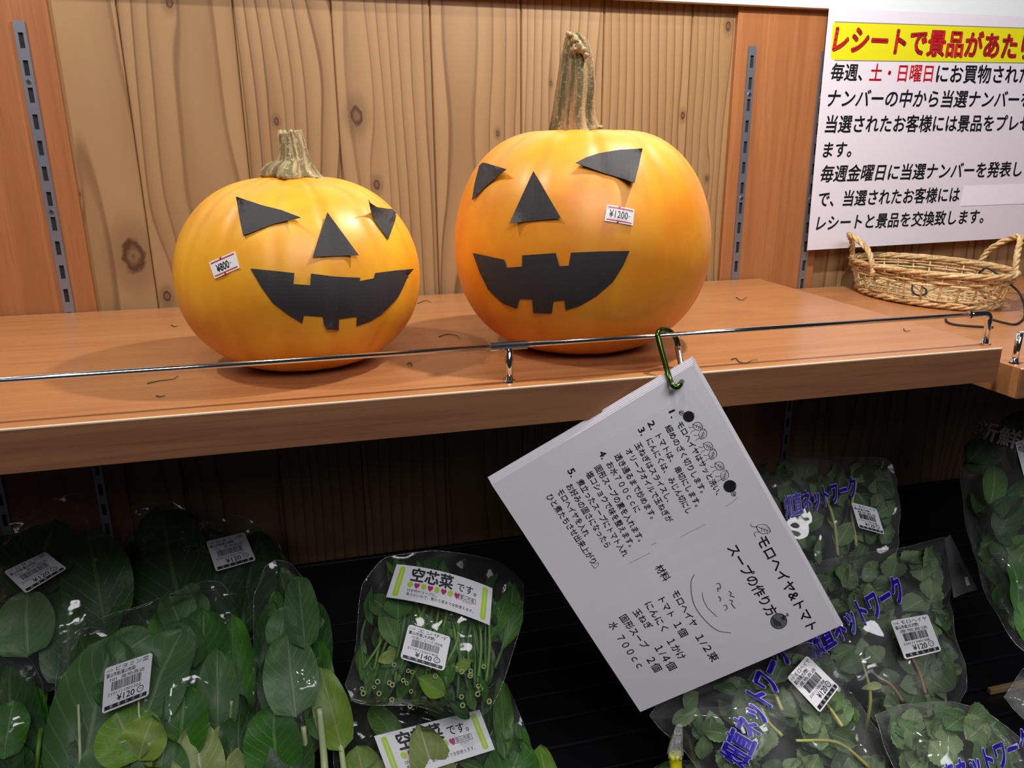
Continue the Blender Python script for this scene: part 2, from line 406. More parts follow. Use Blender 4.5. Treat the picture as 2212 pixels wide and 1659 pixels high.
# ================================================================== SHELVES
def shelf(name, label, x0, x1, y0, zt, th, cat='shelf', skew=(0, 0)):
    t = thing(name, label, cat, ((x0 + x1) / 2, (y0 + .79) / 2, zt - th))
    V, F = box(x0, x1, y0 + .0012, .79, zt - th, zt, .0004)
    V = [(x + (skew[0] if x < (x0 + x1) / 2 else skew[1]) * (y - y0) / (.79 - y0), y, z) for x, y, z in V]
    mesh_obj('board', V, F, SHF, t)
    mesh_obj('edge_band', *box(x0, x1, y0, y0 + .0011, zt - th, zt - .0008, .0003), EDG, t)
    mesh_obj('lip_glint', *box(x0, x1, y0 - .0003, y0 + .0013, zt - .0012, zt + .00015, .0004), EDGE_GLINT, t)  # pale strip painted in as the chamfer highlight
    return t
shelf('display_shelf', 'wide orange-brown laminate shelf that carries the two pumpkins', -.55, .4878, .4352, ZS, .0257, skew=(0, .0185))
shelf('corner_shelf', 'lower orange-brown laminate shelf at the right under the wicker basket', .4990, 1.2, .4262, Z(-.1497), .0236, skew=(.0085, 0))
YR = .4484; ZR = Z(-.1115)
def rodx(x0, x1, z=ZR, y=YR, r=.0017, k=12): return tube([(x0, y, z), (x1, y, z)], r, k)
rail = thing('guard_rail', 'thin chrome guard rail along the front edge of the pumpkin shelf', 'guard rail', (.1137, YR, ZS))
V, F, uv = rodx(-.5, .1137); mesh_obj('rod', V, F, CHROME, rail, True)
V, F, uv = rodx(.1137, .468); mesh_obj('rod', V, F, CHROME, rail, True)
V, F, uv = rodx(.1015, .1255, r=.0027); mesh_obj('sleeve', V, F, CHROME, rail, False)
def post(x, y, zt, zb, parent):
    V, F, uv = tube([(x, y, zb + .001), (x, y, zt)], .0024, 14); o = mesh_obj('post', V, F, CHROME, parent, True)
    V, F, uv = tube([(x, y, zb), (x, y, zb + .0012), (x, y, zb + .0016)], [.0042, .0040, .003], 16); mesh_obj('foot', V, F, CHROME, o, False)
post(.1137, YR, ZR - .001, ZS, rail)
V, F, uv = tube(np.vstack([spline([(.466, YR, ZR), (.474, YR, ZR)], 3), [(.4800 + .005 * math.sin(a), YR, ZR - .005 + .005 * math.cos(a)) for a in np.linspace(0, math.pi / 2, 7)], [(.4850, YR, ZS + .001)]]), .0024, 14)
o = mesh_obj('post', V, F, CHROME, rail, True)
V, F, uv = tube([(.4850, YR, ZS), (.4850, YR, ZS + .0012)], .0042, 16); mesh_obj('foot', V, F, CHROME, o)
V, F, uv = tube([(.4650, YR, ZR), (.4668, YR, ZR)], .0029, 14); mesh_obj('collar', V, F, CHROME, rail)
r2 = thing('guard_rail', 'chrome guard rail post on the lower corner shelf at the right frame edge', 'guard rail', (.507, .44, Z(-.1497)))
post(.5075, .4405, Z(-.1265), Z(-.1497), r2)
V, F, uv = tube([(.5075, .4405, Z(-.1265)), (.80, .4405, Z(-.1265))], .0014, 10); mesh_obj('rod', V, F, CHROME, r2, True)
# ================================================================== PUMPKINS
def pumpkin_mat(name, top, deep, scar, seed, ribs):
    n = N(name); x, y, z = n.xyz()
    a = n.noise(n.vec(n.add(x, seed), y, z), 22, 3, .6); b = n.noise(n.vec(n.add(x, seed), y, z), 160, 4, .7)
    uvn = n.node('ShaderNodeTexCoord'); q = n.node('ShaderNodeSeparateXYZ'); n.nt.links.new(uvn.outputs['UV'], q.inputs[0])
    u = q.outputs[0]; v = q.outputs[1]
    rib = n.m('COSINE', n.mul(u, 2 * math.pi * ribs)); rib = n.sm(rib, .55, 1.)
    streak = n.noise(n.vec(n.mul(u, 90.), n.mul(v, 2.), seed), 1, 3)
    c = n.mix(n.sm(a, .3, .75), top, deep)
    c = n.mix(n.mul(rib, .35), c, deep)
    c = n.mix(n.mul(n.sm(streak, .5, .8), .25), c, deep)
    c = n.mix(n.mul(n.sm(b, .62, .75), .18), c, scar)
    sc = n.mul(n.sm(n.noise(n.vec(n.mul(x, 1.), n.mul(y, 1.), n.mul(z, .5)), 55, 4, .75), .56, .66), n.sm(x, seed * 0 + .255, .275))
    c = n.mix(n.mul(sc, .5), c, scar)
    n.set(col=c, rough=n.add(.36, n.mul(b, .14)), norm=n.bump(n.add(a, n.mul(b, .25)), .12, .002), sss=.12, coat=.15, coatr=.3)
    n.b.inputs['Subsurface Radius'].default_value = (.01, .004, .001); n.b.inputs['Subsurface Scale'].default_value = .6
    return n.mat
def pumpkin_body(cx, cy, a, c, p, ribs, amp, phase, dimple, seed):
    nt, nh = 72, 144; V = []; uv = []; zc = ZS + c * .93
    for i in range(nt + 1):
        t = -math.pi / 2 + math.pi * i / nt
        for j in range(nh):
            h = 2 * math.pi * j / nh
            ct = max(math.cos(t), 0) ** p; st = math.sin(t)
            wob = 1 + .012 * noise.noise(Vector((math.cos(h) * 1.3 + seed, math.sin(h) * 1.3, st * 1.2)))
            rb = math.cos(ribs * h + phase + .25 * math.sin(3 * h)); cr = max(0, rb) ** 3
            r = a * ct * wob * (1 - amp * cr * (.35 + .65 * abs(math.sin(t)) ** 1.2))
            z = (c * .93 if st < 0 else c) * st
            rr = ct
            if st > 0: z -= dimple * c * math.exp(-(rr / .33) ** 2) + amp * c * .5 * cr * math.exp(-(rr / .6) ** 2)
            else: z += .10 * c * math.exp(-(rr / .28) ** 2)
            V.append((cx + r * math.cos(h), cy + r * math.sin(h), zc + z)); uv.append((h / (2 * math.pi) + phase / (2 * math.pi * ribs), i / nt))
    mn = min(v[2] for v in V); V = [(x, y, z - mn + ZS) for x, y, z in V]
    F = [[i * nh + j, i * nh + (j + 1) % nh, (i + 1) * nh + (j + 1) % nh, (i + 1) * nh + j] for i in range(nt) for j in range(nh)]
    return V, F, uv
def stem_mat(name, green, tan, pale, seed, freq):
    n = N(name); t = n.node('ShaderNodeTexCoord'); q = n.node('ShaderNodeSeparateXYZ'); n.nt.links.new(t.outputs['UV'], q.inputs[0])
    u, v = q.outputs[0], q.outputs[1]; x, y, z = n.xyz()
    a = n.noise(n.vec(n.mul(u, freq), n.mul(v, 2.5), seed), 1, 3, .6); b = n.noise(n.vec(x, y, z), 420, 3, .7)
    c = n.mix(n.sm(a, .38, .6), green, tan); c = n.mix(n.mul(n.sm(b, .56, .68), .8), c, pale)
    n.set(col=c, rough=.75, norm=n.bump(n.add(a, n.mul(b, .6)), .7, .0015)); return n.mat
def bvh_of(V, F): return BVHTree.FromPolygons([Vector(v) for v in V], F)
def hit(bvh, px, py):
    d = Vector(ray(px, py)).normalized(); loc, n, i, dist = bvh.ray_cast(Vector(CAM), d)
    if loc is None:
        p = Vector(CAM) + d * .55; loc, n, i, dist = bvh.find_nearest(p)
    if n.dot(d) > 0: n = -n
    return np.array(loc), np.array(n)
def paper_cut(name, poly, bvh, parent, lift=.0012, curl=(), step=9):
    pts = []
    for i in range(len(poly)):
        a, b = np.array(poly[i], float), np.array(poly[(i + 1) % len(poly)], float); k = max(1, int(np.linalg.norm(b - a) / step))
        pts += [tuple(a + (b - a) * j / k) for j in range(k)]
    nb = len(pts); xs = [p[0] for p in pts]; ys = [p[1] for p in pts]
    def inside(x, y):
        c = False
        for i in range(nb):
            x1, y1 = pts[i]; x2, y2 = pts[(i + 1) % nb]
            if (y1 > y) != (y2 > y) and x < (x2 - x1) * (y - y1) / (y2 - y1) + x1: c = not c
        return c
    for gx in np.arange(min(xs), max(xs), step):
        for gy in np.arange(min(ys), max(ys), step):
            if inside(gx, gy) and min((gx - p[0]) ** 2 + (gy - p[1]) ** 2 for p in pts[:nb]) > (step * .5) ** 2: pts.append((gx, gy))
    v2, e2, f2, *_ = delaunay_2d_cdt([Vector(p) for p in pts], [(i, (i + 1) % nb) for i in range(nb)], [list(range(nb))], 1, 1e-4)
    H = [hit(bvh, v.x, v.y) for v in v2]; nm = unit(np.mean([h[1] for h in H], axis=0)); V = []
    cc = np.mean([h[0] for h in H], axis=0)
    R = max(np.linalg.norm(h[0] - cc) for h in H)
    for v, (q, nn) in zip(v2, H):
        d = np.linalg.norm(q - cc) / R; o = .0006 + lift * d * d
        for (kx, ky, kr, kh) in curl:
            dd = math.hypot(v.x - kx, v.y - ky)
            if dd < kr: o += kh * (1 - dd / kr) ** 1.6
        o *= 1
        d3 = unit(CAM - q); V.append(q + d3 * (o / max(.35, d3 @ nn)))
    ob = mesh_obj(name, V, f2, BPAPER, parent, False)
    md = ob.modifiers.new('thickness', 'SOLIDIFY'); md.thickness = .0003; md.offset = 1
    return ob
def zpx(pts, s, ox, oy): return [(x / s + ox, y / s + oy) for x, y in pts]
def price_sticker(bvh, quad, txt, parent, px_text, bold=.0):
    C = []; 
    for p in quad:
        q, n = hit(bvh, *p); C.append(q + n * .0006)
    m = np.mean(C, axis=0); mp = np.mean(quad, axis=0); q, n = hit(bvh, *mp)
    b = max(0, (q + n * .0006 - m) @ n)
    sh = Sheet(C, lambda u, v: b * (1 - (2 * u - 1) ** 2) * 1.0 * (1 - .3 * (2 * v - 1) ** 2) + .0001)
    o = sh.mesh('price_sticker', STICKW, parent, 10, 4, thick=.0002)
    pr = Print(sh)
    pr.stroke([(.05 + .05 * k, .12) for k in range(19)], .0006, 1, .0003)
    pr.stroke([(.05 + .05 * k, .88) for k in range(19)], .0006, 1, .0003)
    pr.poly([(.40, 0), (.50, 0), (.45, .14)], 2, .00035); pr.poly([(.45, .86), (.40, 1), (.50, 1)], 2, .00035)
    (a, bb, h) = px_text
    pr.text(txt, a, bb, h * sh.Lv, 0, .0003, bold)
    pr.text('-', (bb[0] + .03, bb[1] - .05), (bb[0] + .09, bb[1] - .05), .3 * sh.Lv, 0, .0003)
    pr.build('sticker_print', [INK, RED, PINK_INK], o)
    return o
def stem(name, rings, yc, mat, parent, lobes, k=60, prof=None):
    path = []; rad = []
    for (px, py, r) in rings:
        p = at(px, py, 1, yc); path.append(p); rad.append(r * np.linalg.norm((p - CAM)) / FOC * .97)
    n = 26; P = spline(path, n); R = spline([[r] for r in rad], n)[:, 0]
    V, F, uv = tube(P, R, k, True, prof)
    return mesh_obj(name, V, F, mat, parent, True, None, uv)
# ---- smaller pumpkin
P1 = (-.0106, .5430, .0818, .0682)
t1 = thing('pumpkin', 'smaller squat yellow-orange pumpkin with black paper face and short stubby stem', 'pumpkin', (P1[0], P1[1], ZS), 'pumpkins with paper faces')
V, F, uv = pumpkin_body(*P1, .8, 15, .020, .6, .02, 1.3)
mesh_obj('flesh', V, F, pumpkin_mat('small_pumpkin_skin', (.90, .47, .026, 1), (.80, .31, .015, 1), (.78, .48, .16, 1), 3.7, 15), t1, True, None, uv)
b1 = bvh_of(V, F)
z1 = lambda L: zpx(L, 2.765, 340, 240)
paper_cut('paper_eye', z1([(470, 510), (620, 560), (740, 590), (857, 635), (700, 672), (512, 743), (490, 640)]), b1, t1, .0025, [(509, 425, 40, .002), (650, 469, 36, .003)])
paper_cut('paper_eye', z1([(1260, 525), (1272, 548), (1310, 572), (1370, 582), (1437, 585), (1418, 660), (1380, 765), (1330, 700), (1295, 650), (1275, 590)]), b1, t1, .003, [(796, 430, 50, .008), (860, 450, 30, .003)])
paper_cut('paper_nose', z1([(1015, 603), (1203, 860), (928, 870)]), b1, t1, .0022, [(775, 551, 30, .002)])
paper_cut('paper_mouth', z1([(555, 940), (690, 953), (818, 967), (812, 1033), (913, 1040), (918, 970), (1060, 988), (1212, 995), (1210, 1015), (1297, 998), (1303, 967), (1420, 952), (1532, 943), (1500, 980), (1470, 1050), (1440, 1110), (1340, 1215), (1270, 1258), (1190, 1287), (1193, 1228), (1085, 1243), (1083, 1310), (1010, 1303), (995, 1275), (988, 1228), (875, 1220), (865, 1268), (780, 1215), (690, 1145), (620, 1050)]), b1, t1, .0012, [(712, 714, 24, .002), (893, 581, 22, .003)])
price_sticker(b1, z1([(313, 905), (467, 838), (495, 937), (347, 1003)]), '¥800', t1, ((.20, .55), (.68, .53), .62), .02)
def prof1(th, s):
    l = math.cos(4 * th + .9) * (.26 * (1 - s) ** 2 + .05) + math.cos(11 * th + 1.3) * .045
    return 1 + l
st = stem('stem', [(634, 389, 48), (634, 383, 56), (634, 373, 53), (636, 356, 38), (636, 345, 31), (634, 325, 26), (630, 300, 23), (626, 285, 22)], P1[1] - .008, stem_mat('stem_olive', (.15, .12, .04, 1), (.42, .31, .16, 1), (.60, .50, .33, 1), 2.2, 26), t1, 5, 60, prof1)
g = Geo()
for a in range(9):
    th = a / 9 * 2 * math.pi; p = at(625, 284, 1, P1[1]) + np.array([.0062 * math.cos(th), .0062 * math.sin(th), .0005])
    V, F, uv = tube([p - [0, 0, .004], p + [0, 0, .0002 + .0006 * random.random()]], [.0020, .0012], 6); g.add(V, F)
g.build('stem_tip', plain('dry_stem', (.55, .45, .26, 1), .8), st)
# ---- larger pumpkin
P2 = (.1926, .5395, .0947, .0852)
t2 = thing('pumpkin', 'larger tall orange pumpkin with black paper face and long thick stem', 'pumpkin', (P2[0], P2[1], ZS), 'pumpkins with paper faces')
V, F, uv = pumpkin_body(*P2, .72, 12, .020, 2.1, .10, 5.7)
mesh_obj('flesh', V, F, pumpkin_mat('large_pumpkin_skin', (.86, .36, .022, 1), (.80, .25, .014, 1), (.70, .38, .16, 1), 9.1, 12), t2, True, None, uv)
b2 = bvh_of(V, F)
z2 = lambda L: zpx(L, 2.183, 940, 40)
paper_cut('paper_eye', z2([(212, 673), (335, 710), (240, 790), (173, 856), (185, 780)]), b2, t2, .0025, [(1091, 366, 34, .004)])
paper_cut('paper_eye', z2([(662, 680), (710, 655), (770, 635), (870, 618), (978, 612), (962, 690), (940, 775), (870, 750), (800, 730)]), b2, t2, .003, [(1370, 395, 45, .005)])
paper_cut('paper_nose', z2([(463, 718), (592, 940), (350, 965)]), b2, t2, .0022, [(1101, 482, 34, .004)])
paper_cut('paper_mouth', z2([(177, 1106), (325, 1138), (337, 1175), (410, 1170), (410, 1117), (568, 1106), (585, 1168), (630, 1166), (641, 1104), (780, 1098), (917, 1096), (890, 1160), (840, 1240), (760, 1310), (680, 1355), (617, 1375), (610, 1328), (558, 1333), (550, 1392), (463, 1390), (457, 1325), (398, 1323), (385, 1369), (320, 1345), (250, 1280), (210, 1200)]), b2, t2, .001)
price_sticker(b2, z2([(810, 879), (938, 902), (930, 978), (797, 955)]), '¥1200', t2, ((.12, .5), (.78, .5), .62), .0)
def prof2(th, s):
    return 1 + math.cos(6 * th + 1.2 * s) * .15 + math.cos(13 * th) * .035 + .12 * (s > .8) * math.sin(9 * th)
M2S = stem_mat('stem_brown', (.085, .075, .022, 1), (.34, .22, .105, 1), (.42, .34, .16, 1), 7.7, 24)
st = stem('stem', [(1243, 292, 54), (1240, 276, 47), (1240, 240, 40), (1244, 190, 37), (1246, 140, 32), (1245, 108, 27), (1240, 88, 19), (1235, 74, 12)], P2[1], M2S, t2, 6, 60, prof2)
TIP = plain('pale_cork', (.38, .28, .14, 1), .85)
g = Geo()
for (px, py, r) in [(1240, 84, 9), (1250, 100, 10), (1258, 110, 8), (1264, 122, 6), (1240, 104, 7), (1263, 108, 5), (1229, 76, 6)]:
    c = at(px, py, 1, P2[1] - .012); bm = bmesh.new(); bmesh.ops.create_icosphere(bm, subdivisions=2, radius=r * .55 / FOC)
    bm.verts.index_update(); V = [tuple(c + np.array(v.co) * (1 + .9 * noise.noise(v.co * 500 + Vector((px, 0, 0))))) for v in bm.verts]
    g.add(V, [[v.index for v in f.verts] for f in bm.faces]); bm.free()
g.build('cork_growth', TIP, st, True)
# ================================================================== NOTICE
def quad_y(q, y): return [at(p[0], p[1], 1, yy) for p, yy in zip(q, y if hasattr(y, '__len__') else [y] * 4)]
ns = Sheet(quad_y([(1791, 17), (2460, 47), (2445, 498), (1740, 540)], .7835), lambda u, v: -.004 * np.sin(u * 9 + 1) * 0 + .003 * v ** 2)
no = thing('notice', 'large white laminated notice with yellow headline band above the basket', 'notice', tuple(ns.c[0]))
nm = ns.mesh('sheet', POST, no, 20, 12, thick=.0004)
pr = Print(ns); q4 = lambda L: zpx(L, 2.962, 1600, 0)
yb = q4([(600, 140), (1000, 152), (1813, 180), (2400, 200), (2400, 412), (1813, 402), (1000, 392), (600, 386), (582, 378), (574, 360), (588, 160)])
pr.poly(ns.inv(yb), 2, .0003)
pr.stroke_px(q4([(600, 140), (2400, 200)]), 1.2, 4, 0); pr.stroke_px(q4([(600, 386), (2400, 412)]), 1.2, 4, 0)
for off, mi, bo in ((.0005, 0, .045), (.0008, 1, .026)):
    pr.text_px('レシートで景品があたります', q4([(588, 258)])[0], q4([(2105, 322)])[0], 44, mi, off, bo, .12)
pr.text_px('毎週、', q4([(575, 466)])[0], q4([(778, 470)])[0], 31, 0, .0005, .021, .1)
pr.text_px('土・日曜日', q4([(822, 470)])[0], q4([(1232, 476)])[0], 31, 1, .0005, .018, .1)
pr.text_px('にお買物されたお客様の', q4([(1250, 478)])[0], q4([(2190, 488)])[0], 31, 0, .0005, .021, .1)
pr.text_px('ナンバーの中から当選ナンバーを発表し', q4([(555, 634)])[0], q4([(2100, 644)])[0], 31, 0, .0005, .021, .2)
pr.text_px('当選されたお客様には景品をプレゼント', q4([(538, 800)])[0], q4([(2000, 792)])[0], 31, 0, .0005, .021, .12)
pr.text_px('ます。', q4([(525, 965)])[0], q4([(708, 960)])[0], 31, 0, .0005, .021, .12)
pr.text_px('毎週金曜日に当選ナンバーを発表します', q4([(510, 1118)])[0], q4([(1955, 1082)])[0], 31, 0, .0005, .021, .2)
pr.text_px('で、当選されたお客様には', q4([(498, 1280)])[0], q4([(1400, 1248)])[0], 31, 0, .0005, .021, .14)
pr.text_px('レシートと景品を交換致します。', q4([(482, 1434)])[0], q4([(1552, 1388)])[0], 30, 0, .0005, .021, .16)
pr.build('lettering', [INK, RED, YEL, PATCHP, PENCIL], no)
pc = Sheet(list(ns.P(ns.inv(q4([(1432, 1190), (1900, 1172), (1900, 1300), (1405, 1318)])), .0006)))
pc.mesh('paper_patch', PATCHP, no, thick=.0003)
# ================================================================== RECIPE CARD on its carabiner
cn = unit([.12, 1, .02]); co = at(1497, 787, 1, .4235)
cq = on_plane([(1062, 1047), (1497, 787), (1812, 1352), (1383, 1538)], co, cn)
CQ = [cq[1], cq[2], cq[3], cq[0]]      # reading order: TL is the hanging corner
cs = Sheet(CQ, lambda u, v: .002 * np.sin(math.pi * u) * (1 - v) + .0008 * np.sin(7 * u + 3 * v))
ct = thing('recipe_card', 'white bundle of recipe sheets hanging tilted by one corner below the shelf edge', 'recipe card', tuple(cq[1]))
cs.mesh('paper_sheet', PAPER, ct, 16, 12, thick=.00025)
for k in range(1, 5):
    sh = [p - cs.n * (.0007 * k) for p in CQ]; e = unit(CQ[1] - CQ[0]); f = unit(CQ[3] - CQ[0])
    d = (-f * .0008 * k - e * .0007 * k) ; d2 = -f * .0006 * k + e * .0009 * k
    Sheet([sh[0] + d, sh[1] + d2 - f * .0004 * k, sh[2] + e * .0006 * k, sh[3] - e * .0010 * k], lambda u, v, k=k: .002 * np.sin(math.pi * u) * (1 - v) - .0004 * k * (1 - u)).mesh('paper_sheet', PAPER, ct, 10, 8, thick=.00025)
pr = Print(cs)
za = lambda p: (p[0] / 2.765 + 800, p[1] / 2.765 + 640)
zb = lambda p: (p[0] / 2.126 + 1060, p[1] / 2.126 + 780)
H = 15.5; B = .012
for s, a, b in [('モロヘイヤはサッと洗い、', (1842, 752), (2082, 1180)), ('細めのざく切りします。', (1772, 772), (1990, 1168)), ('トマトは、 串切にします。', (1716, 826), (1958, 1250)),
                ('にんにくは、 みじん切にし', (1660, 852), (1905, 1292)), ('玉ねぎはスライスし、', (1590, 876), (1788, 1222)), ('オリーブオイルで玉ねぎが', (1535, 912), (1790, 1345)),
                ('透き通るまで炒めます。', (1470, 942), (1692, 1322)), ('お水７００ｃｃに', (1422, 992), (1598, 1285)), ('固形スープの素を入れます。', (1352, 1012), (1618, 1458)),
                ('塩コショウで味を整えます。', (1300, 1048), (1562, 1490)), ('煮立ったスープにトマト入れ', (1245, 1096), (1525, 1548)), ('お好みの固さになったら', (1182, 1124), (1420, 1495)),
                ('モロヘイヤを入れ', (1128, 1156), (1295, 1428)), ('ひと煮たちさせ出来上がり', (1063, 1186), (1335, 1590))]:
    pr.text_px(s, za(a), za(b), H, 0, .0004, B)
for s, a, b in [('1.', (1797, 680), (1815, 722)), ('2.', (1670, 745), (1692, 790)), ('3.', (1612, 785), (1634, 825)), ('4.', (1378, 925), (1400, 965)), ('5.', (1192, 1030), (1216, 1072))]:
    pr.text_px(s, za(a), za(b), 19, 0, .0004, .02)
for s, a, b, h in [('モロヘイヤ&トマト', (1238, 808), (1478, 1232), 24), ('スープの作り方', (1103, 848), (1295, 1165), 24), ('材料', (766, 938), (810, 1005), 18),
                   ('モロヘイヤ', (842, 1055), (935, 1215), 16), ('１/２束', (952, 1258), (1032, 1375), 17), ('トマト', (780, 1088), (832, 1172), 16), ('１個', (852, 1200), (890, 1262), 17),
                   ('にんにく', (718, 1108), (800, 1235), 16), ('１かけ', (822, 1278), (880, 1365), 17), ('玉ねぎ', (662, 1142), (730, 1225), 16), ('１/４個', (765, 1308), (838, 1415), 17),
                   ('固形スープ', (602, 1168), (712, 1315), 16), ('２個', (728, 1362), (770, 1422), 17), ('水', (552, 1200), (572, 1228), 17), ('７００ｃｃ', (590, 1262), (688, 1405), 16)]:
    pr.text_px(s, zb(a), zb(b), h, 0, .0004, .016 if h > 20 else B)
HW = [(0, 6), (-8, -2), (-6, -8), (0, -4), (6, -8), (8, -2), (0, 6)]
hx, hy = za((1342, 1608)); pr.stroke_px([(hx + x * .9, hy + y * .9) for x, y in HW], .8, 0, 24)
def leaf_sketch(c, L, ang, w=.36):
    c = np.array(c); d = np.array([math.cos(ang), math.sin(ang)]); e = np.array([-d[1], d[0]])
    tt = np.linspace(0, 1, 9)
    for sg in (1, -1): pr.stroke_px([c + d * L * (t - .5) + e * sg * w * L * math.sin(math.pi * t) ** .8 for t in tt], .9, 0, 14)
    pr.stroke_px([c - d * L * .5, c + d * L * .45], .8, 0, 6)
    for t in (-.15, .05, .22): pr.stroke_px([c + d * L * t, c + d * L * (t + .12) + e * L * .2], .7, 0, 4); pr.stroke_px([c + d * L * t, c + d * L * (t + .12) - e * L * .2], .7, 0, 4)
for k, s in enumerate((-.12, .12)): pass
for c, a in [((1955, 775), .4), ((1985, 822), 1.9), ((2017, 893), .5), ((2045, 942), 1.9), ((2085, 1012), .6), ((2115, 1068), 1.9)]:
    q = za(c); leaf_sketch(q, 24, a)
    pr.stroke_px([(q[0] - 6, q[1] + 9), (q[0] - 13, q[1] + 11), (q[0] - 15, q[1] + 15)], .9, 0, 6); pr.stroke_px([(q[0] - 9, q[1] + 1), (q[0] - 16, q[1] + 3), (q[0] - 20, q[1] + 1)], .9, 0, 6)
q = zb((1252, 770)); leaf_sketch(q, 34, .35, .3)
pr.stroke_px([(q[0] - 14, q[1] - 4), (q[0] - 26, q[1] - 6), (q[0] - 28, q[1] - 11)], 1, 0, 6); pr.stroke_px([(q[0] - 8, q[1] + 6), (q[0] - 20, q[1] + 8), (q[0] - 17, q[1] + 17)], 1, 0, 6)
for c, r, la in [(za((1900, 716)), 11.5, 3.6), (za((2146, 1132)), 13, 1.1), (zb((1322, 1192)), 17, None)]:
    pr.disc_px(c, r, 1 if la is None else 0, .0004, .92, 1.0)
    pr.stroke_px([(c[0] + r * math.cos(a) * 1.02, c[1] + r * math.sin(a) * .97) for a in np.linspace(0, 6.28, 16)], 1.2, 0, 24, off=.0006)
    for k in range(5):
        a = k * 1.25 - .4; pr.stroke_px([(c[0] + r * .55 * math.cos(.2), c[1] - r * .4), (c[0] + r * .55 + 6 * math.cos(a), c[1] - r * .4 + 6 * math.sin(a))], 1.6, 0, 4, off=.0008)
    if la is not None: leaf_sketch((c[0] + (r + 5) * math.cos(la), c[1] + (r + 5) * math.sin(la)), 13, la)
    else:
        for k in range(6): pr.stroke_px([(c[0] - r * .8 + 3 * k, c[1] - r * .5 + 2 * k), (c[0] - r * .5 + 3 * k, c[1] + r * .6)], .8, 0, 4, off=.0008)
        pr.stroke_px([(c[0] + 8, c[1] - 6), (c[0] + 14, c[1] - 12), (c[0] + 20, c[1] - 12), (c[0] + 17, c[1] - 18)], 1.6, 0, 10, off=.0008)
pr.stroke_px([zb(p) for p in [(935, 978), (920, 1010), (922, 1070), (940, 1130), (985, 1190), (1040, 1235), (1103, 1247)]], 1.6, 1, 24)
pr.stroke_px([zb(p) for p in [(971, 1060), (975, 1090), (995, 1130), (1037, 1171)]], 1.1, 1, 14)
for pts in [[(1035, 1022), (1050, 1020), (1055, 1045), (1040, 1040), (1045, 1058)], [(1045, 1078), (1055, 1090), (1052, 1102)], [(1068, 1122), (1080, 1120), (1085, 1135), (1075, 1142)],
            [(1092, 1055), (1105, 1065), (1098, 1075), (1118, 1082)], [(1095, 1095), (1110, 1100), (1105, 1112), (1122, 1135)]]:
    pr.stroke_px([zb(p) for p in pts], 2.2, 1, 12)
for pts in [[(985, 748), (930, 775), (870, 808)], [(730, 880), (690, 900), (635, 928)], [(735, 845), (760, 832)], [(1080, 665), (1110, 645), (1132, 625)]]: pr.stroke_px([zb(p) for p in pts], .8, 1, 8)
pr.build('lettering', [INK, PENCIL], ct)
# carabiner
def pth(L): return np.array([at(za((x, y))[0], za((x, y))[1], 1, yy) for x, y, yy in L])
cb = thing('carabiner', 'green carabiner hooked over the chrome rail holding the recipe card', 'carabiner', tuple(at(1440, 720, 1, .446)))
A = spline(pth([(1838, 300, .4520), (1832, 270, .4530), (1815, 235, .4532), (1785, 207, .4525), (1752, 197, .4500), (1726, 208, .4462), (1717, 232, .4435), (1730, 290, .4400), (1752, 370, .4345), (1775, 450, .4285), (1790, 500, .4235), (1805, 530, .4190), (1828, 543, .4175), (1850, 528, .4190), (1862, 500, .4270), (1866, 470, .4310)]), 70)
V, F, uv = tube(A, .0018, 12); mesh_obj('body', V, F, CARAB, cb, True)
G = spline(pth([(1836, 305, .4520), (1850, 370, .4425), (1865, 455, .4312)]), 12)
V, F, uv = tube(G, .0021, 12); mesh_obj('gate', V, F, GATE, cb, True)
# ================================================================== WICKER BASKET
BC = np.array([.655, .6955]); BA, BB = .0618, .098; zb0 = Z(-.1497); RH = .0352
WICK = []
for i, c in enumerate([(.70, .47, .22, 1), (.60, .37, .16, 1), (.78, .57, .30, 1)]):
    n = N('wicker'); x, y, z = n.xyz(); a = n.noise(n.vec(x, y, z), 260, 3, .6)
    n.set(col=n.mix(n.sm(a, .35, .7), tuple(v * .6 for v in c[:3]) + (1,), c), rough=.55, norm=n.bump(a, .3, .0008)); WICK.append(n.mat)
bk = thing('wicker_basket', 'oval open-weave wicker basket with two twisted handles on the lower shelf', 'basket', (BC[0], BC[1], zb0))
def be(th, h, dr=0.):
    k = .86 + .14 * (h / RH) ** .8
    return np.array([BC[0] + (BA * k + dr) * math.cos(th), BC[1] + (BB * k + dr) * math.sin(th), zb0 + .0012 + h])
NS = 28
for k in range(NS):
    th = 2 * math.pi * (k + .5) / NS
    V, F, uv = tube([be(th, h, 0) for h in (0, .012, .024, RH)], .0011, 6); mesh_obj('stake', V, F, WICK[k % 3], bk, True)
def weaver(h, ph, amp, r, mi, name='weaver', tw=None):
    n = 216; pts = []
    for i in range(n):
        th = 2 * math.pi * i / n
        if tw: a = tw * th + ph; pts.append(be(th, h + math.sin(a) * amp, math.cos(a) * amp))
        else: pts.append(be(th, h + .0005 * math.sin(5 * th + ph), amp * math.sin(NS / 2 * th + ph)))
    V, F, uv = tube(pts, r, 6, closed=True); mesh_obj(name, V, F, WICK[mi], bk, True)
for i, (h, ph) in enumerate([(.0052, 0), (.0084, math.pi), (.0235, 0), (.0268, math.pi), (.0300, 0)]): weaver(h, ph, .0014, .0013, i % 3)
for j in range(3): weaver(.0030, j * 2.1, .0016, .0017, j, 'base_braid', 12)
for j in range(4): weaver(RH, j * 1.571, .0018, .0019, j % 3, 'rim_strand', 7)
V = [be(2 * math.pi * i / 48, .001) for i in range(48)]
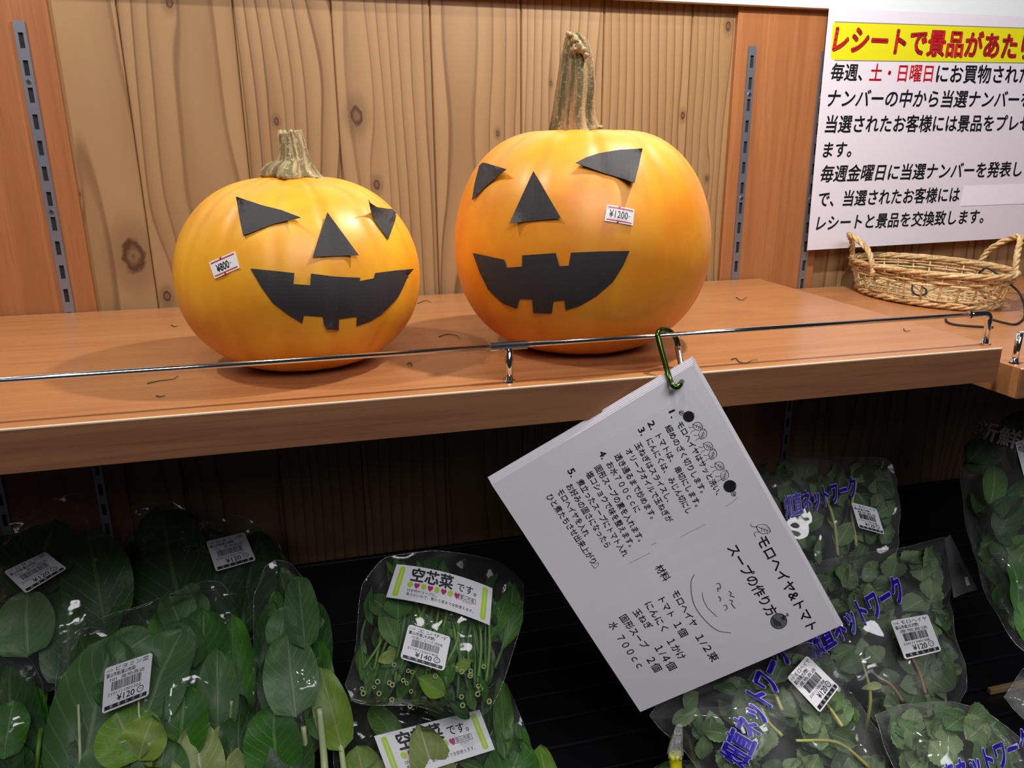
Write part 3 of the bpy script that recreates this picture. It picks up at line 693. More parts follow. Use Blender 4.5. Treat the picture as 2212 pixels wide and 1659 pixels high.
for k in range(1, 17):
    sc = k / 17; pts = [np.array([BC[0] + BA * .84 * sc * math.cos(t), BC[1] + BB * .84 * sc * math.sin(t), zb0 + .0022 + .0007 * math.sin(12 * t + k * math.pi)]) for t in np.linspace(0, 2 * math.pi, 72, endpoint=False)]
    Vt, Ft, u_ = tube(pts, .0017, 5, closed=True); mesh_obj('base_weaver', Vt, Ft, WICK[(k * 2) % 3], bk, True)
for q in range(8):
    t = q * math.pi / 8; d = np.array([math.cos(t) * BA * .84, math.sin(t) * BB * .84]); Vt, Ft, u_ = tube([(BC[0] - d[0], BC[1] - d[1], zb0 + .0042), (BC[0] + d[0], BC[1] + d[1], zb0 + .0042)], .0009, 5); mesh_obj('base_stake', Vt, Ft, WICK[q % 3], bk, True)
for th0, hh, hw, outw, dx in ((math.radians(146), .030, .5, .006, -.003), (math.radians(-24), .033, .36, .010, .004)):
    h0, h1 = th0 - hw, th0 + hw
    a, b = be(h0, RH - .004, .002), be(h1, RH - .004, .002); top = be(th0, RH, outw) + np.array([dx, 0, hh])
    arc = spline([a - [0, 0, .006], a, a * .72 + top * .28 + [0, 0, .011], top, b * .72 + top * .28 + [0, 0, .011], b, b - [0, 0, .006]], 60)
    hd = None
    for j in range(3):
        T = np.gradient(arc, axis=0); T /= np.linalg.norm(T, axis=1)[:, None]; s1 = np.cross(T, [.6, .8, 0.1]); s1 /= np.linalg.norm(s1, axis=1)[:, None]; s2 = np.cross(T, s1)
        ph = np.linspace(0, 15 * math.pi, 60) + j * 2.09
        pp = arc + s1 * np.cos(ph)[:, None] * .0017 + s2 * np.sin(ph)[:, None] * .0017
        V, F, uv = tube(pp, .0018, 6)
        if hd is None: hd = mesh_obj('handle', V, F, WICK[j], bk, True)
        else: mesh_obj('handle_strand', V, F, WICK[j], hd, True)
# black cord by the basket
zc = lambda x, y: (x / 3.393 + 1560, y / 3.393 + 460)
def cpt(x, y, ax, v): return at(*zc(x, y), ax, v)
K = [cpt(1880, 440, 1, .665), cpt(1900, 425, 1, .655), cpt(1935, 406, 1, .64), cpt(1990, 430, 1, .625), cpt(2080, 500, 1, .61), cpt(2160, 565, 1, .60), cpt(2195, 620, 1, .595), cpt(2215, 690, 1, .59), cpt(2212, 770, 2, zb0 + .0012), cpt(2150, 815, 2, zb0 + .0012), cpt(2070, 805, 2, zb0 + .0012), cpt(1985, 783, 2, zb0 + .0012)]
V, F, uv = tube(spline(K, 80), .00105, 8); tag(mesh_obj('cord', V, F, CORD, None, True), 'black cord looping from inside the basket down its right side', 'cord', None)
K = [cpt(1985, 838, 2, zb0 + .0012), cpt(1915, 835, 2, zb0 + .0012), cpt(1800, 828, 2, zb0 + .0012), cpt(1690, 815, 2, zb0 + .0012), cpt(1642, 790, 2, zb0 + .0012), cpt(1650, 752, 2, zb0 + .0012), cpt(1700, 745, 2, zb0 + .0012)]
V, F, uv = tube(spline(K, 50), .00105, 8); tag(mesh_obj('cord', V, F, CORD, None, True), 'short black cord end lying flat in front of the basket', 'cord', None)
K = [cpt(x, y, 2, zb0 + .0066) for x, y in [(1395, 530), (1392, 560), (1410, 592), (1450, 605), (1490, 592), (1497, 565), (1475, 548)]]
V, F, uv = tube(spline(K, 40), .001, 8); tag(mesh_obj('cord', V, F, CORD, None, True), 'small curl of black cord seen through the basket weave', 'cord', None)
# plant scraps on the shelf
SC = [([(318, 828), (345, 822), (372, 819), (385, 812)], 'thin green leaf thread beside the left end of the smaller pumpkin shadow'), ([(337, 855), (348, 856), (357, 854)], 'tiny dark green thread in front of the smaller pumpkin shadow'),
      ([(880, 786), (886, 783), (890, 789), (884, 791)], 'small dry green knot of leaf between the two pumpkins near the rail'), ([(948, 727), (965, 722), (985, 724), (994, 730)], 'curled dry fibre in the shade left of the larger pumpkin'),
      ([(1580, 776), (1590, 774), (1598, 782), (1612, 784), (1625, 778), (1638, 777)], 'wispy green tendril right of the carabiner near the edge'), ([(1952, 710), (1956, 715), (1966, 714)], 'pale curled crumb behind the right end of the rail'),
      ([(1590, 642), (1602, 648), (1613, 642)], 'faint curled fibre at the back right of the shelf'), ([(902, 655), (920, 649), (932, 653)], 'thin dry fibre just right of the smaller pumpkin'), ([(370, 702), (378, 705), (384, 703)], 'tiny crumb just left of the smaller pumpkin')]
for L, lab in SC:
    P = spline([at(x, y, 2, ZS + .0006) for x, y in L], 16)
    V, F, uv = tube(P, np.linspace(.0005, .0002, 16), 5); tag(mesh_obj('plant_scrap', V, F, SCRAP, None, True), lab, 'plant scrap', 'scraps of greenery on the shelf')
# ================================================================== PRODUCE DISPLAY
tr = thing('produce_tray', 'black ribbed plastic display tray under the bagged greens', 'tray', (.3, .5, Z(-.62)))
ZT = Z(-.50)
mesh_obj('tray_base', *box(-.6, 1.4, .20, .785, ZT - .02, ZT - .006, .002), BLACKP, tr)
mesh_obj('back_panel', *box(-.6, 1.4, .786, .793, ZT - .02, Z(-.432), .0015), BLACKP, tr)
mesh_obj('front_panel', *box(-.6, 1.4, .192, .199, ZT - .05, ZT + .004, .0015), BLACKP, tr)
ry = .215
while ry < .775:
    for (a, b) in ((-.6, .125), (.128, .44), (.443, .9), (.903, 1.4)):
        mesh_obj('slat', *box(a, b, ry, ry + .031, ZT - .0055, ZT, .0014), BLACKP, tr)
    ry += .0345
cnt = thing('counter', 'dark cabinet that holds the produce tray', 'counter', (.3, .5, 0))
mesh_obj('carcass', *box(-.58, 1.38, .21, .78, .0, ZT - .021, .003), plain('dark_cabinet', (.05, .04, .035, 1), .6), cnt)
tb = at(2115, 1503, 2, ZT + .004)
tag(mesh_obj('divider_bar', *box(.60, 1.1, .480, .485, ZT + .0005, ZT + .0065, .0008), GOLD), 'narrow tan divider strip across the black tray at the right', 'divider')
# ---- films and leaves
def film_mat(name, haze, tint, bumps, rough=.09, refl=1.0):
    n = N(name); nt = n.nt; nt.nodes.remove(n.b); x, y, z = n.xyz()
    a = n.noise(n.vec(x, y, z), bumps, 3, .6)
    v = n.node('ShaderNodeTexVoronoi'); v.feature = 'DISTANCE_TO_EDGE'; v.inputs['Scale'].default_value = bumps * .45
    wr = n.node('ShaderNodeVectorMath'); wr.operation = 'MULTIPLY_ADD'
    nt.links.new(n.vec(x, y, z), wr.inputs[0]); wr.inputs[1].default_value = (1, 1, 1); nt.links.new(n.vec(n.mul(a, .03), n.mul(a, .02), n.mul(a, -.03)), wr.inputs[2])
    nt.links.new(wr.outputs[0], v.inputs['Vector'])
    crease = n.sub(1., n.sm(v.outputs[0], 0., .09))
    hgt = n.add(a, n.mul(crease, .25)); nm = n.bump(hgt, .75, .007)
    gl = n.node('ShaderNodeBsdfGlossy'); gl.inputs['Roughness'].default_value = rough; nt.links.new(nm, gl.inputs['Normal'])
    tp = n.node('ShaderNodeBsdfTransparent'); tp.inputs[0].default_value = tint
    df = n.node('ShaderNodeBsdfDiffuse'); df.inputs[0].default_value = (.75, .78, .8, 1); nt.links.new(nm, df.inputs['Normal'])
    lw = n.node('ShaderNodeLayerWeight'); lw.inputs[0].default_value = .5; nt.links.new(nm, lw.inputs['Normal']); frv = n.add(.05, n.mul(n.m('POWER', lw.outputs['Facing'], 4.), .55))
    m1 = n.node('ShaderNodeMixShader'); link_in(nt, m1.inputs[0], n.m('MINIMUM', n.add(haze, n.mul(crease, haze * 1.5)), .6)); nt.links.new(tp.outputs[0], m1.inputs[1]); nt.links.new(df.outputs[0], m1.inputs[2])
    m2 = n.node('ShaderNodeMixShader'); nt.links.new(n.m('MINIMUM', n.mul(frv, refl), .6), m2.inputs[0]); nt.links.new(m1.outputs[0], m2.inputs[1]); nt.links.new(gl.outputs[0], m2.inputs[2])
    nt.links.new(m2.outputs[0], n.out.inputs[0]); return n.mat
FILM = film_mat('clear_film', .018, (.985, .99, .985, 1), 22, .10, 1.5)
FILM2 = film_mat('crisp_film', .038, (.98, .98, .98, 1), 14, .09, 1.6)
RIM_GLINT = film_mat('film_glint', .10, (.9, .9, .9, 1), 60, .15, 2.0)  # hazy glossy film for the added edge highlights
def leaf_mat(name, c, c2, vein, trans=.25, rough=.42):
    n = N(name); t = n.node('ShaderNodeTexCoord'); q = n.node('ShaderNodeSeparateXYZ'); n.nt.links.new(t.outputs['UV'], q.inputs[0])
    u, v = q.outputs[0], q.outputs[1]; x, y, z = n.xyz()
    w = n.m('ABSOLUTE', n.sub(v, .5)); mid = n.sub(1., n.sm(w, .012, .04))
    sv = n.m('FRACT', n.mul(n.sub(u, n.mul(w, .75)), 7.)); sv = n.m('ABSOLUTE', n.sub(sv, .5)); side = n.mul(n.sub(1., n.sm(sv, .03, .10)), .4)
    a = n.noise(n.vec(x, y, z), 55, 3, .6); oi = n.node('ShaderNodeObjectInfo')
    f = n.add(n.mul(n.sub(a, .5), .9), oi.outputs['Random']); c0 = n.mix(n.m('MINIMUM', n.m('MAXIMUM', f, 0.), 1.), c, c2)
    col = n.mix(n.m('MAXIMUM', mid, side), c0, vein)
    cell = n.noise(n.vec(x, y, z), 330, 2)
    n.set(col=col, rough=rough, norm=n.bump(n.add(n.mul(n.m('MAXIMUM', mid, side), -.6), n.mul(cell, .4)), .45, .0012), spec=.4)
    tl = n.node('ShaderNodeBsdfTranslucent'); n.nt.links.new(n.mix(.5, col, (.25, .45, .03, 1)), tl.inputs[0])
    mx = n.node('ShaderNodeMixShader'); mx.inputs[0].default_value = trans
    n.nt.links.new(n.b.outputs[0], mx.inputs[1]); n.nt.links.new(tl.outputs[0], mx.inputs[2]); n.nt.links.new(mx.outputs[0], n.out.inputs[0])
    return n.mat
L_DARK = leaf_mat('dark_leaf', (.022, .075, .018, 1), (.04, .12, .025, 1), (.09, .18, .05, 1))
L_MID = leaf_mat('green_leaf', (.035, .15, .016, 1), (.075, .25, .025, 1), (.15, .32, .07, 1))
L_BACK = leaf_mat('pale_leaf_back', (.07, .165, .055, 1), (.11, .235, .075, 1), (.22, .33, .16, 1))
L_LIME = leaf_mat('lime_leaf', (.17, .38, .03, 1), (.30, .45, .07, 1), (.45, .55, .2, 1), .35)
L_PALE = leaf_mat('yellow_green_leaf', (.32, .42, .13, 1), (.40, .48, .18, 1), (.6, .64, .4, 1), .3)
L_KUU = leaf_mat('narrow_leaf', (.05, .14, .03, 1), (.10, .24, .04, 1), (.22, .36, .1, 1))
L_MORO = leaf_mat('serrated_leaf', (.12, .20, .085, 1), (.20, .31, .13, 1), (.32, .42, .24, 1), .2, .5)
L_MORO2 = leaf_mat('serrated_leaf_dark', (.05, .12, .04, 1), (.10, .19, .06, 1), (.2, .3, .13, 1), .2, .5)
S_GREEN = plain('green_stem', (.14, .30, .035, 1), .45); S_DEEP = plain('deep_green_stem', (.06, .17, .03, 1), .45); S_PALE = plain('pale_stem', (.50, .60, .30, 1), .4)
S_RED = plain('reddish_stem', (.34, .20, .10, 1), .55); S_YEL = plain('yellow_stem', (.42, .42, .12, 1), .5)
S_CUT = plain('cut_stem_end', (.45, .55, .22, 1), .5)
class Bag:
    def __init__(s, name, label, cat, group, outline, depth, tilt, H, film=FILM, yaw=0., back=.35, wr=1.0):
        pts = np.array(outline, float); s.cpx = pts.mean(axis=0)
        q = spline(np.vstack([pts, pts[:1]]), 97)[:-1] * .45 + s._lin(pts, 96) * .55 if len(pts) > 3 else s._lin(pts, 96)
        s.bd = q; s.ang = np.unwrap(np.arctan2(q[:, 1] - s.cpx[1], q[:, 0] - s.cpx[0])); s.rad = np.hypot(q[:, 0] - s.cpx[0], q[:, 1] - s.cpx[1])
        s.o = depth_pt(s.cpx[0], s.cpx[1], depth)
        t = math.radians(tilt); s.n = unit([math.sin(yaw), -math.sin(t), math.cos(t)]); s.H = H; s.bk = back
        s.t = thing(name, label, cat, tuple(s.o), group); s.seed = random.random() * 90; s.film(film, wr)
    @staticmethod
    def _lin(p, n):
        p = np.vstack([p, p[:1]]); d = np.r_[0, np.cumsum(np.linalg.norm(np.diff(p, axis=0), axis=1))]; t = np.linspace(0, d[-1], n, endpoint=False)
        return np.stack([np.interp(t, d, p[:, 0]), np.interp(t, d, p[:, 1])], -1)
    def tt(s, P):
        P = np.atleast_2d(P).astype(float); dx = P - s.cpx; a = np.arctan2(dx[:, 1], dx[:, 0]); r = np.hypot(dx[:, 0], dx[:, 1])
        best = np.array([np.argmin(np.abs(((s.ang - x + math.pi) % (2 * math.pi)) - math.pi)) for x in a]); return np.minimum(r / s.rad[best], 1.0)
    def surf(s, P, frac=1.0, off=0.):
        t = s.tt(P); h = s.H * (1 - t ** 2.6) * frac + off
        return s.lift(P, h)
    def lift(s, P, h):
        P = np.atleast_2d(P).astype(float); R = np.stack([P[:, 0] - CX, P[:, 1] - CY, np.full(len(P), FOC)], -1) @ M.T
        return CAM + R * ((((s.o - CAM) @ s.n) + h) / (R @ s.n))[:, None]
    def film(s, mat, wr):
        for sgn in (1, -1):
            R = 26; Vp = [s.cpx]; T = [0.]
            for i in range(1, R + 1):
                f = (i / R) ** .8
                for j in range(96): Vp.append(s.cpx + (s.bd[j] - s.cpx) * f); T.append(f)
            T = np.array(T)
            h = s.H * (1 - T ** 2.6) * (1 if sgn > 0 else -s.bk); V = []; base = s.lift(Vp, h)
            for k, (b, hh, t) in enumerate(zip(base, h, T)):
                j = (k - 1) % 96; q = Vector(b * 26) + Vector((s.seed, 0, 0))
                w = noise.noise(q) * .006 + noise.noise(q * 2.7) * .003
                rd = math.sin(j * .55 + 3 * noise.noise(Vector((s.seed, j * .07, t * 2)))) * .0022 * t ** 3
                edge = 1 - t ** 12
                V.append(b + s.n * ((w * .8 + rd) * edge * wr + (.003 * noise.noise(q * 1.7) * (1 - edge))))
            F = [(0, 1 + j, 1 + (j + 1) % 96) for j in range(96)] + [(1 + (i - 1) * 96 + j, 1 + i * 96 + j, 1 + i * 96 + (j + 1) % 96, 1 + (i - 1) * 96 + (j + 1) % 96) for i in range(1, R) for j in range(96)]
            fo = mesh_obj('film', V, F, mat, s.t, True)
            if sgn > 0:
                rim = np.array(V[-96:]); jj = 0; k0 = random.randrange(96)
                for ln in (34, 26, 20):
                    idx = [(k0 + i) % 96 for i in range(ln)]; k0 += ln + 6
                    Vs, Fs, u_ = tube(rim[idx], np.sin(np.linspace(.1, 3.04, ln)) * .0003 + .00008, 5); mesh_obj('rim_glint', Vs, Fs, RIM_GLINT, fo, True)  # thin tubes added along the outline as bright film highlights
    def leaf(s, base, tip, w, mat, frac=.6, bend=.2, cup=.12, shape='ovate', frac2=None, name='leaf', wav=.03, tw=0.):
        b = s.surf([base], frac)[0]; t = s.surf([tip], frac if frac2 is None else frac2)[0]
        ax = t - b; L = np.linalg.norm(ax); ax /= L; sd = unit(np.cross(s.n, ax)); nn = np.cross(ax, sd); sd, nn = sd * math.cos(tw) + nn * math.sin(tw), nn * math.cos(tw) - sd * math.sin(tw)
        wm = w * np.linalg.norm(b - CAM) / FOC / 2; n, m = 14, 6; V = []; uv = []; seed = random.random() * 50
        for i in range(n + 1):
            u = i / n
            if shape == 'ovate': pr_ = (math.sin(math.pi * min(1, u ** .75)) ** .7) * (1 - .25 * u)
            elif shape == 'round': pr_ = math.sin(math.pi * (.08 + .92 * u) ** .95 * .985) ** .5
            elif shape == 'spoon': pr_ = .16 + .84 * max(0, math.sin(math.pi * max(0, (u - .28)) / .74)) ** .55 if u > .28 else .13
            else: pr_ = math.sin(math.pi * u ** .85) ** .9
            if u >= 1: pr_ = .02
            if u <= 0: pr_ = .06 if shape != 'spoon' else .13
            ser = 1 + (.10 * (i % 2) if shape == 'serrate' else 0)
            for j in range(m + 1):
                v = j / m * 2 - 1
                z = bend * L * math.sin(math.pi * u) * .5 + cup * wm * abs(v) ** 1.5 * 1.2 + wav * L * noise.noise(Vector((u * 3.5, v * 1.6, seed))) * (.3 + abs(v))
                V.append(b + ax * L * u + sd * v * wm * pr_ * ser + nn * z); uv.append((u, j / m))
        F = [(i * (m + 1) + j, i * (m + 1) + j + 1, (i + 1) * (m + 1) + j + 1, (i + 1) * (m + 1) + j) for i in range(n) for j in range(m)]
        return mesh_obj(name, V, F, mat, s.t, True, None, uv)
    def stem(s, pts, wpx, mat, frac=.6, taper=.7, name='stem'):
        P = spline(s.surf(pts, frac), 14); r = wpx * np.linalg.norm(P[0] - CAM) / FOC / 2
        V, F, uv = tube(P, np.linspace(r, r * taper, 14), 8); return mesh_obj(name, V, F, mat, s.t, True)
    def rnd(s, tmax=.85):
        j = random.randrange(96); f = math.sqrt(random.random()) * tmax; return s.cpx + (s.bd[j] - s.cpx) * f
    def scatter(s, n, L, w, mats, ang, spread, shape='ovate', fr=(-.1, .85), tmax=.85, bend=.15, wav=.06):
        for _ in range(n):
            c = s.rnd(tmax); a = math.radians(ang + random.uniform(-spread, spread)); l = L * random.uniform(.7, 1.25)
            d = np.array([math.cos(a), math.sin(a)]) * l / 2; f = random.uniform(*fr)
            tip = c + d; bs = c - d
            for q in (tip, bs):
                t = s.tt([q])[0]
                if t > .93: q += (s.cpx - q) * (t - .9)
            s.leaf(bs, tip, w * random.uniform(.75, 1.2), random.choice(mats), f, random.uniform(-bend, bend * 1.6), random.uniform(-.1, .35), shape, f + random.uniform(-.15, .15), wav=wav, tw=random.uniform(-.7, .7))
    def sheet(s, quad, off=.0015, bend=None):
        hm = s.H * (1 - s.tt([np.mean(quad, axis=0)])[0] ** 2.6); hc = s.H * (1 - s.tt(quad) ** 2.6); C = s.lift(quad, hc * .35 + hm * .65 + off + .0015)
        return Sheet(list(C), bend)
    def pos_label(s, quad, price, l1, l2, l3, dig, off=.003, sub=None):
        sh = s.sheet(quad, off); o = sh.mesh('price_label', STICK, s.t, rad=.0022, thick=.0003)
        p = Print(sh); h = sh.Lv
        p.text(l1, (.24, .10), (.93, .10), .12 * h, 0, .0004); p.text('1110', (.05, .10), (.17, .10), .07 * h, 0, .0004)
        p.text(l2, (.05, .215), (.66, .215), .10 * h, 0, .0004, .01); p.text(l3, (.13, .325), (.86, .325), .09 * h, 0, .0004)
        rs = random.Random(len(dig) + sum(map(ord, dig))); u = .17
        while u < .80:
            w = rs.choice((.006, .006, .011, .016)); p.rect(u, .38, min(u + w, .80), .58, 0, .0004); u += w + rs.choice((.006, .009, .013))
        p.text(dig, (.10, .645), (.80, .645), .085 * h, 0, .0004)
        p.text('¥' + price, (.30, .775), (.68, .775), .19 * h, 0, .0004, .012)
        p.stroke([(.80 + .055 * math.cos(a) * (1.25), .76 + .07 * math.sin(a)) for a in np.linspace(0, 2 * math.pi, 12, endpoint=False)], .0005, 0, .0004, True)
        p.text('プラ', (.765, .765), (.835, .765), .07 * h, 0, .0005)
        p.rect(.05, .875, .95, .965, 0, .0004)
        for k, ch in enumerate('地場もん屋'): p.text(ch, (.16 + .16 * k, .92), (.225 + .16 * k, .92), .085 * h, 1, .0006, .01)
        p.build('label_print', [INK, STICK], o); return sh
    def banner(s, quad, off=.0035, bend=None):
        sh = s.sheet(quad, off, bend); o = sh.mesh('paper_band', STICK, s.t, 16, 6, thick=.0003); p = Print(sh); h = sh.Lv
        for u in (.075, .925):
            c = [(u + .028 * math.cos(a), (.12 if math.sin(a) < 0 else .88) + .06 * math.sin(a)) for a in np.linspace(0, 2 * math.pi, 20, endpoint=False)]
            p.poly(c, 1, .0004)
            p.stroke([(u, .15 + .07 * k) for k in range(11)], .0004, 3, .0006)
        p.text('空芯菜', (.175, .27), (.60, .27), .42 * h, 0, .0004, .03)
        p.text('です。', (.64, .31), (.84, .31), .26 * h, 0, .0004, .01)
        for k in range(8):
            u = .19 + .066 * k
            if k % 2 == 0: p.poly([(u + .026 * math.cos(a), .55 + .085 * math.sin(a)) for a in np.linspace(0, 2 * math.pi, 14, endpoint=False)], 1, .0004)
            else: p.poly([(u + .028 * x / 8, .56 - .085 * y / 8) for x, y in [(0, -8), (-5, -3), (-8, 2), (-6, 7), (-3, 8), (0, 5), (3, 8), (6, 7), (8, 2), (5, -3)]], 2, .0004)
        p.stroke([(.67, .49), (.84, .49)], .0003, 0); p.stroke([(.67, .62), (.84, .62)], .0003, 0); p.text('富山市産', (.685, .555), (.825, .555), .11 * h, 0, .0004)
        p.stroke([(.67, .49), (.67, .62)], .0003, 0); p.stroke([(.84, .49), (.84, .62)], .0003, 0)
        p.text('ビー＆ベジ', (.72, .66), (.80, .66), .06 * h, 2, .0004)
        p.text('炒め物やスープに。', (.175, .715), (.46, .715), .095 * h, 0, .0004); p.text('柔らかいので、葉から茎まで全部使えます。', (.175, .83), (.83, .83), .095 * h, 0, .0004)
        p.build('band_print', [INK, GREEN_INK, PINK_INK, STICK], o); return sh
    def logo(s, p0, p1, hpx, txt='畑直ネットワーク', mats=None, bold=.032, shear=.35):
        """printed on the film, following its bulge"""
        mats = mats or [BLUE, HALO]; g = Geo(); p0 = np.array(p0, float); p1 = np.array(p1, float); d = p1 - p0; up = np.array([d[1], -d[0]]) / np.linalg.norm(d)
        for mi, bo, off in ((1, bold + .03, .0012), (0, bold, .0018)):
            V, F = glyphs(txt, bo, shear); V0, _ = glyphs(txt, bold, shear)
            x0, x1 = V0[:, 0].min(), V0[:, 0].max()
            P = p0 + ((V[:, 0] - x0) / (x1 - x0))[:, None] * d + ((V[:, 1] - .33) * hpx)[:, None] * up
            g.add(s.surf(P, 1.0, off + .0025), F, mi)
        g.build('film_print', mats, s.t)
VG = 'clear bags of leafy greens in the left half of the tray'; MG = 'clear bags of small-leaved greens in the right half of the tray'
V3 = ('富山市産(富山地域)', '101 ... ')
# back left
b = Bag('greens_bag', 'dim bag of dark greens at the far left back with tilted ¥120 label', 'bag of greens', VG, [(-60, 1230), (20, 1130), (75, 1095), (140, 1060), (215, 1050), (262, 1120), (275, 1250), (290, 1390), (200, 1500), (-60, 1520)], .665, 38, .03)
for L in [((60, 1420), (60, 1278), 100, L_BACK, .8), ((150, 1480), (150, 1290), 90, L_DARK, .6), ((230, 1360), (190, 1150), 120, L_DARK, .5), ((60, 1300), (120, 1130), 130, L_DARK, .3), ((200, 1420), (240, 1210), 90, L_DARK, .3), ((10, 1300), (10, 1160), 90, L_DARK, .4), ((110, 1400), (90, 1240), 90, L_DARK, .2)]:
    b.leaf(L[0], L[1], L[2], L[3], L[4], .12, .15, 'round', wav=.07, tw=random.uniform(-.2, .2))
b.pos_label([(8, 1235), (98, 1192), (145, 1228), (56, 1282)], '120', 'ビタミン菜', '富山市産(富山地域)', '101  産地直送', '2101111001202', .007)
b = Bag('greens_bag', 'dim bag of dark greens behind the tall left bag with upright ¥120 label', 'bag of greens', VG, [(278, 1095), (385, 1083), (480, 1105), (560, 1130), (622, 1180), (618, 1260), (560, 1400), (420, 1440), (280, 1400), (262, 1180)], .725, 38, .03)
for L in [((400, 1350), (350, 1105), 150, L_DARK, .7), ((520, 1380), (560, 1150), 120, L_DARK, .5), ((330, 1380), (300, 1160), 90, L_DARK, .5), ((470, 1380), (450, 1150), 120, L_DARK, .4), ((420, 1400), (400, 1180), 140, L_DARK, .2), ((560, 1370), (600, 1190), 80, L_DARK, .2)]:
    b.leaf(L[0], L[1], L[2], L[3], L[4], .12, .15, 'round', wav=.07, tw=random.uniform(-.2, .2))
b.pos_label([(445, 1170), (528, 1150), (553, 1210), (467, 1235)], '120', 'ビタミン菜', '富山市産(富山地域)', '101  産地直送', '2101111001202', .006)
# far left edge bag
b = Bag('greens_bag', 'bag of broad green leaves cut off by the left frame edge', 'bag of greens', VG, [(-90, 1400), (30, 1395), (80, 1430), (108, 1520), (118, 1720), (-90, 1720)], .60, 38, .035)
for L in [((40, 1720), (20, 1440), 110, L_DARK, .5), ((70, 1720), (75, 1480), 60, L_MID, .7), ((10, 1640), (30, 1510), 70, L_MID, .9), ((-10, 1720), (0, 1560), 100, L_DARK, .8), ((95, 1700), (95, 1520), 50, L_MID, .6), ((30, 1700), (50, 1600), 60, L_DARK, .9)]:
    b.leaf(L[0], L[1], L[2], L[3], L[4], .15, .15, 'round', wav=.11)
b.stem([(70, 1720), (85, 1600), (100, 1500)], 9, S_GREEN, .9)
# tall front left
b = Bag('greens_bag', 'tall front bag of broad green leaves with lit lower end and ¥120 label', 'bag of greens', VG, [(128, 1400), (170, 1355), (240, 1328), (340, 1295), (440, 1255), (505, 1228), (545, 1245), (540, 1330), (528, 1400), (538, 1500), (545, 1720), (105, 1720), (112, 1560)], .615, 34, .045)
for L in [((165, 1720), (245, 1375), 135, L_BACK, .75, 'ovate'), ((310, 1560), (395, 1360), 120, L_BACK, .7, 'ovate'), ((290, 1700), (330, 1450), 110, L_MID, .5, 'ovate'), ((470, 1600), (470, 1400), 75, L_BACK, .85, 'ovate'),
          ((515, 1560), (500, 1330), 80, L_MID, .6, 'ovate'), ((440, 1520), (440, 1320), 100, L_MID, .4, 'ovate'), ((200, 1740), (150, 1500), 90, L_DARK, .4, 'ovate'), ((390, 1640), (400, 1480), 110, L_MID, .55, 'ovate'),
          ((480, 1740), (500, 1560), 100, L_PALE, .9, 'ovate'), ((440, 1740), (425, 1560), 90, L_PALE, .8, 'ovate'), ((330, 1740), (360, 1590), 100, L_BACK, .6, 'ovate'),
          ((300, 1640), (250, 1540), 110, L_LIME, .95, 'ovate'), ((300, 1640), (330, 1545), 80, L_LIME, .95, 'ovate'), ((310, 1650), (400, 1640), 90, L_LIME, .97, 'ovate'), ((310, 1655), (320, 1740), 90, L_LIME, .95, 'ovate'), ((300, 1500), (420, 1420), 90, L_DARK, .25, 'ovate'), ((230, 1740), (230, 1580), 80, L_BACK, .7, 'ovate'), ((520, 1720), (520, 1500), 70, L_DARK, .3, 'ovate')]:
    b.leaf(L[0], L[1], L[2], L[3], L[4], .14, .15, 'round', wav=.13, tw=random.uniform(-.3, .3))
b.scatter(14, 120, 70, [L_MID, L_DARK, L_BACK], -80, 50, 'round', (.1, .7), .8, .2, .12)
for p, w in [([(175, 1720), (172, 1600), (168, 1480)], 6), ([(305, 1560), (300, 1540), (300, 1500)], 5), ([(490, 1640), (497, 1560), (500, 1515)], 8), ([(380, 1700), (420, 1640), (450, 1560)], 10)]: b.stem(p, w, S_PALE, .97)
b.pos_label([(227, 1444), (330, 1409), (321, 1503), (220, 1543)], '120', 'ビタミン菜', '富山市産(富山地域)', '101  産地直送', '2101111001202', .007)
# second tall
b = Bag('greens_bag', 'narrow bag of long green leaves and pale stalks right of the tall front bag', 'bag of greens', VG, [(548, 1290), (575, 1215), (610, 1205), (655, 1225), (690, 1280), (706, 1350), (710, 1440), (735, 1540), (770, 1720), (560, 1720), (548, 1500)], .60, 34, .04)
for L in [((660, 1410), (645, 1250), 70, L_BACK, .9), ((640, 1550), (620, 1370), 105, L_BACK, .85), ((600, 1400), (620, 1310), 60, L_BACK, .8), ((690, 1600), (690, 1380), 60, L_MID, .7), ((740, 1620), (690, 1440), 70, L_LIME, .8), ((600, 1680), (590, 1520), 110, L_MID, .85), ((570, 1450), (590, 1300), 50, L_DARK, .3),
          ((680, 1500), (680, 1300), 70, L_DARK, .3), ((620, 1740), (640, 1560), 90, L_DARK, .4), ((570, 1720), (565, 1560), 60, L_DARK, .3), ((620, 1560), (600, 1400), 90, L_DARK, .2)]:
    b.leaf(L[0], L[1], L[2], L[3], L[4], .12, .15, 'round', wav=.07, tw=random.uniform(-.2, .2))
b.scatter(9, 90, 45, [L_MID, L_DARK, L_BACK], -85, 35, 'round', (.1, .8), .75, .2, .12)
for p, w in [([(705, 1740), (700, 1640), (690, 1530)], 17), ([(680, 1740), (665, 1650), (655, 1570)], 14), ([(750, 1740), (745, 1680), (735, 1600)], 15)]: b.stem(p, w, S_PALE, .92)
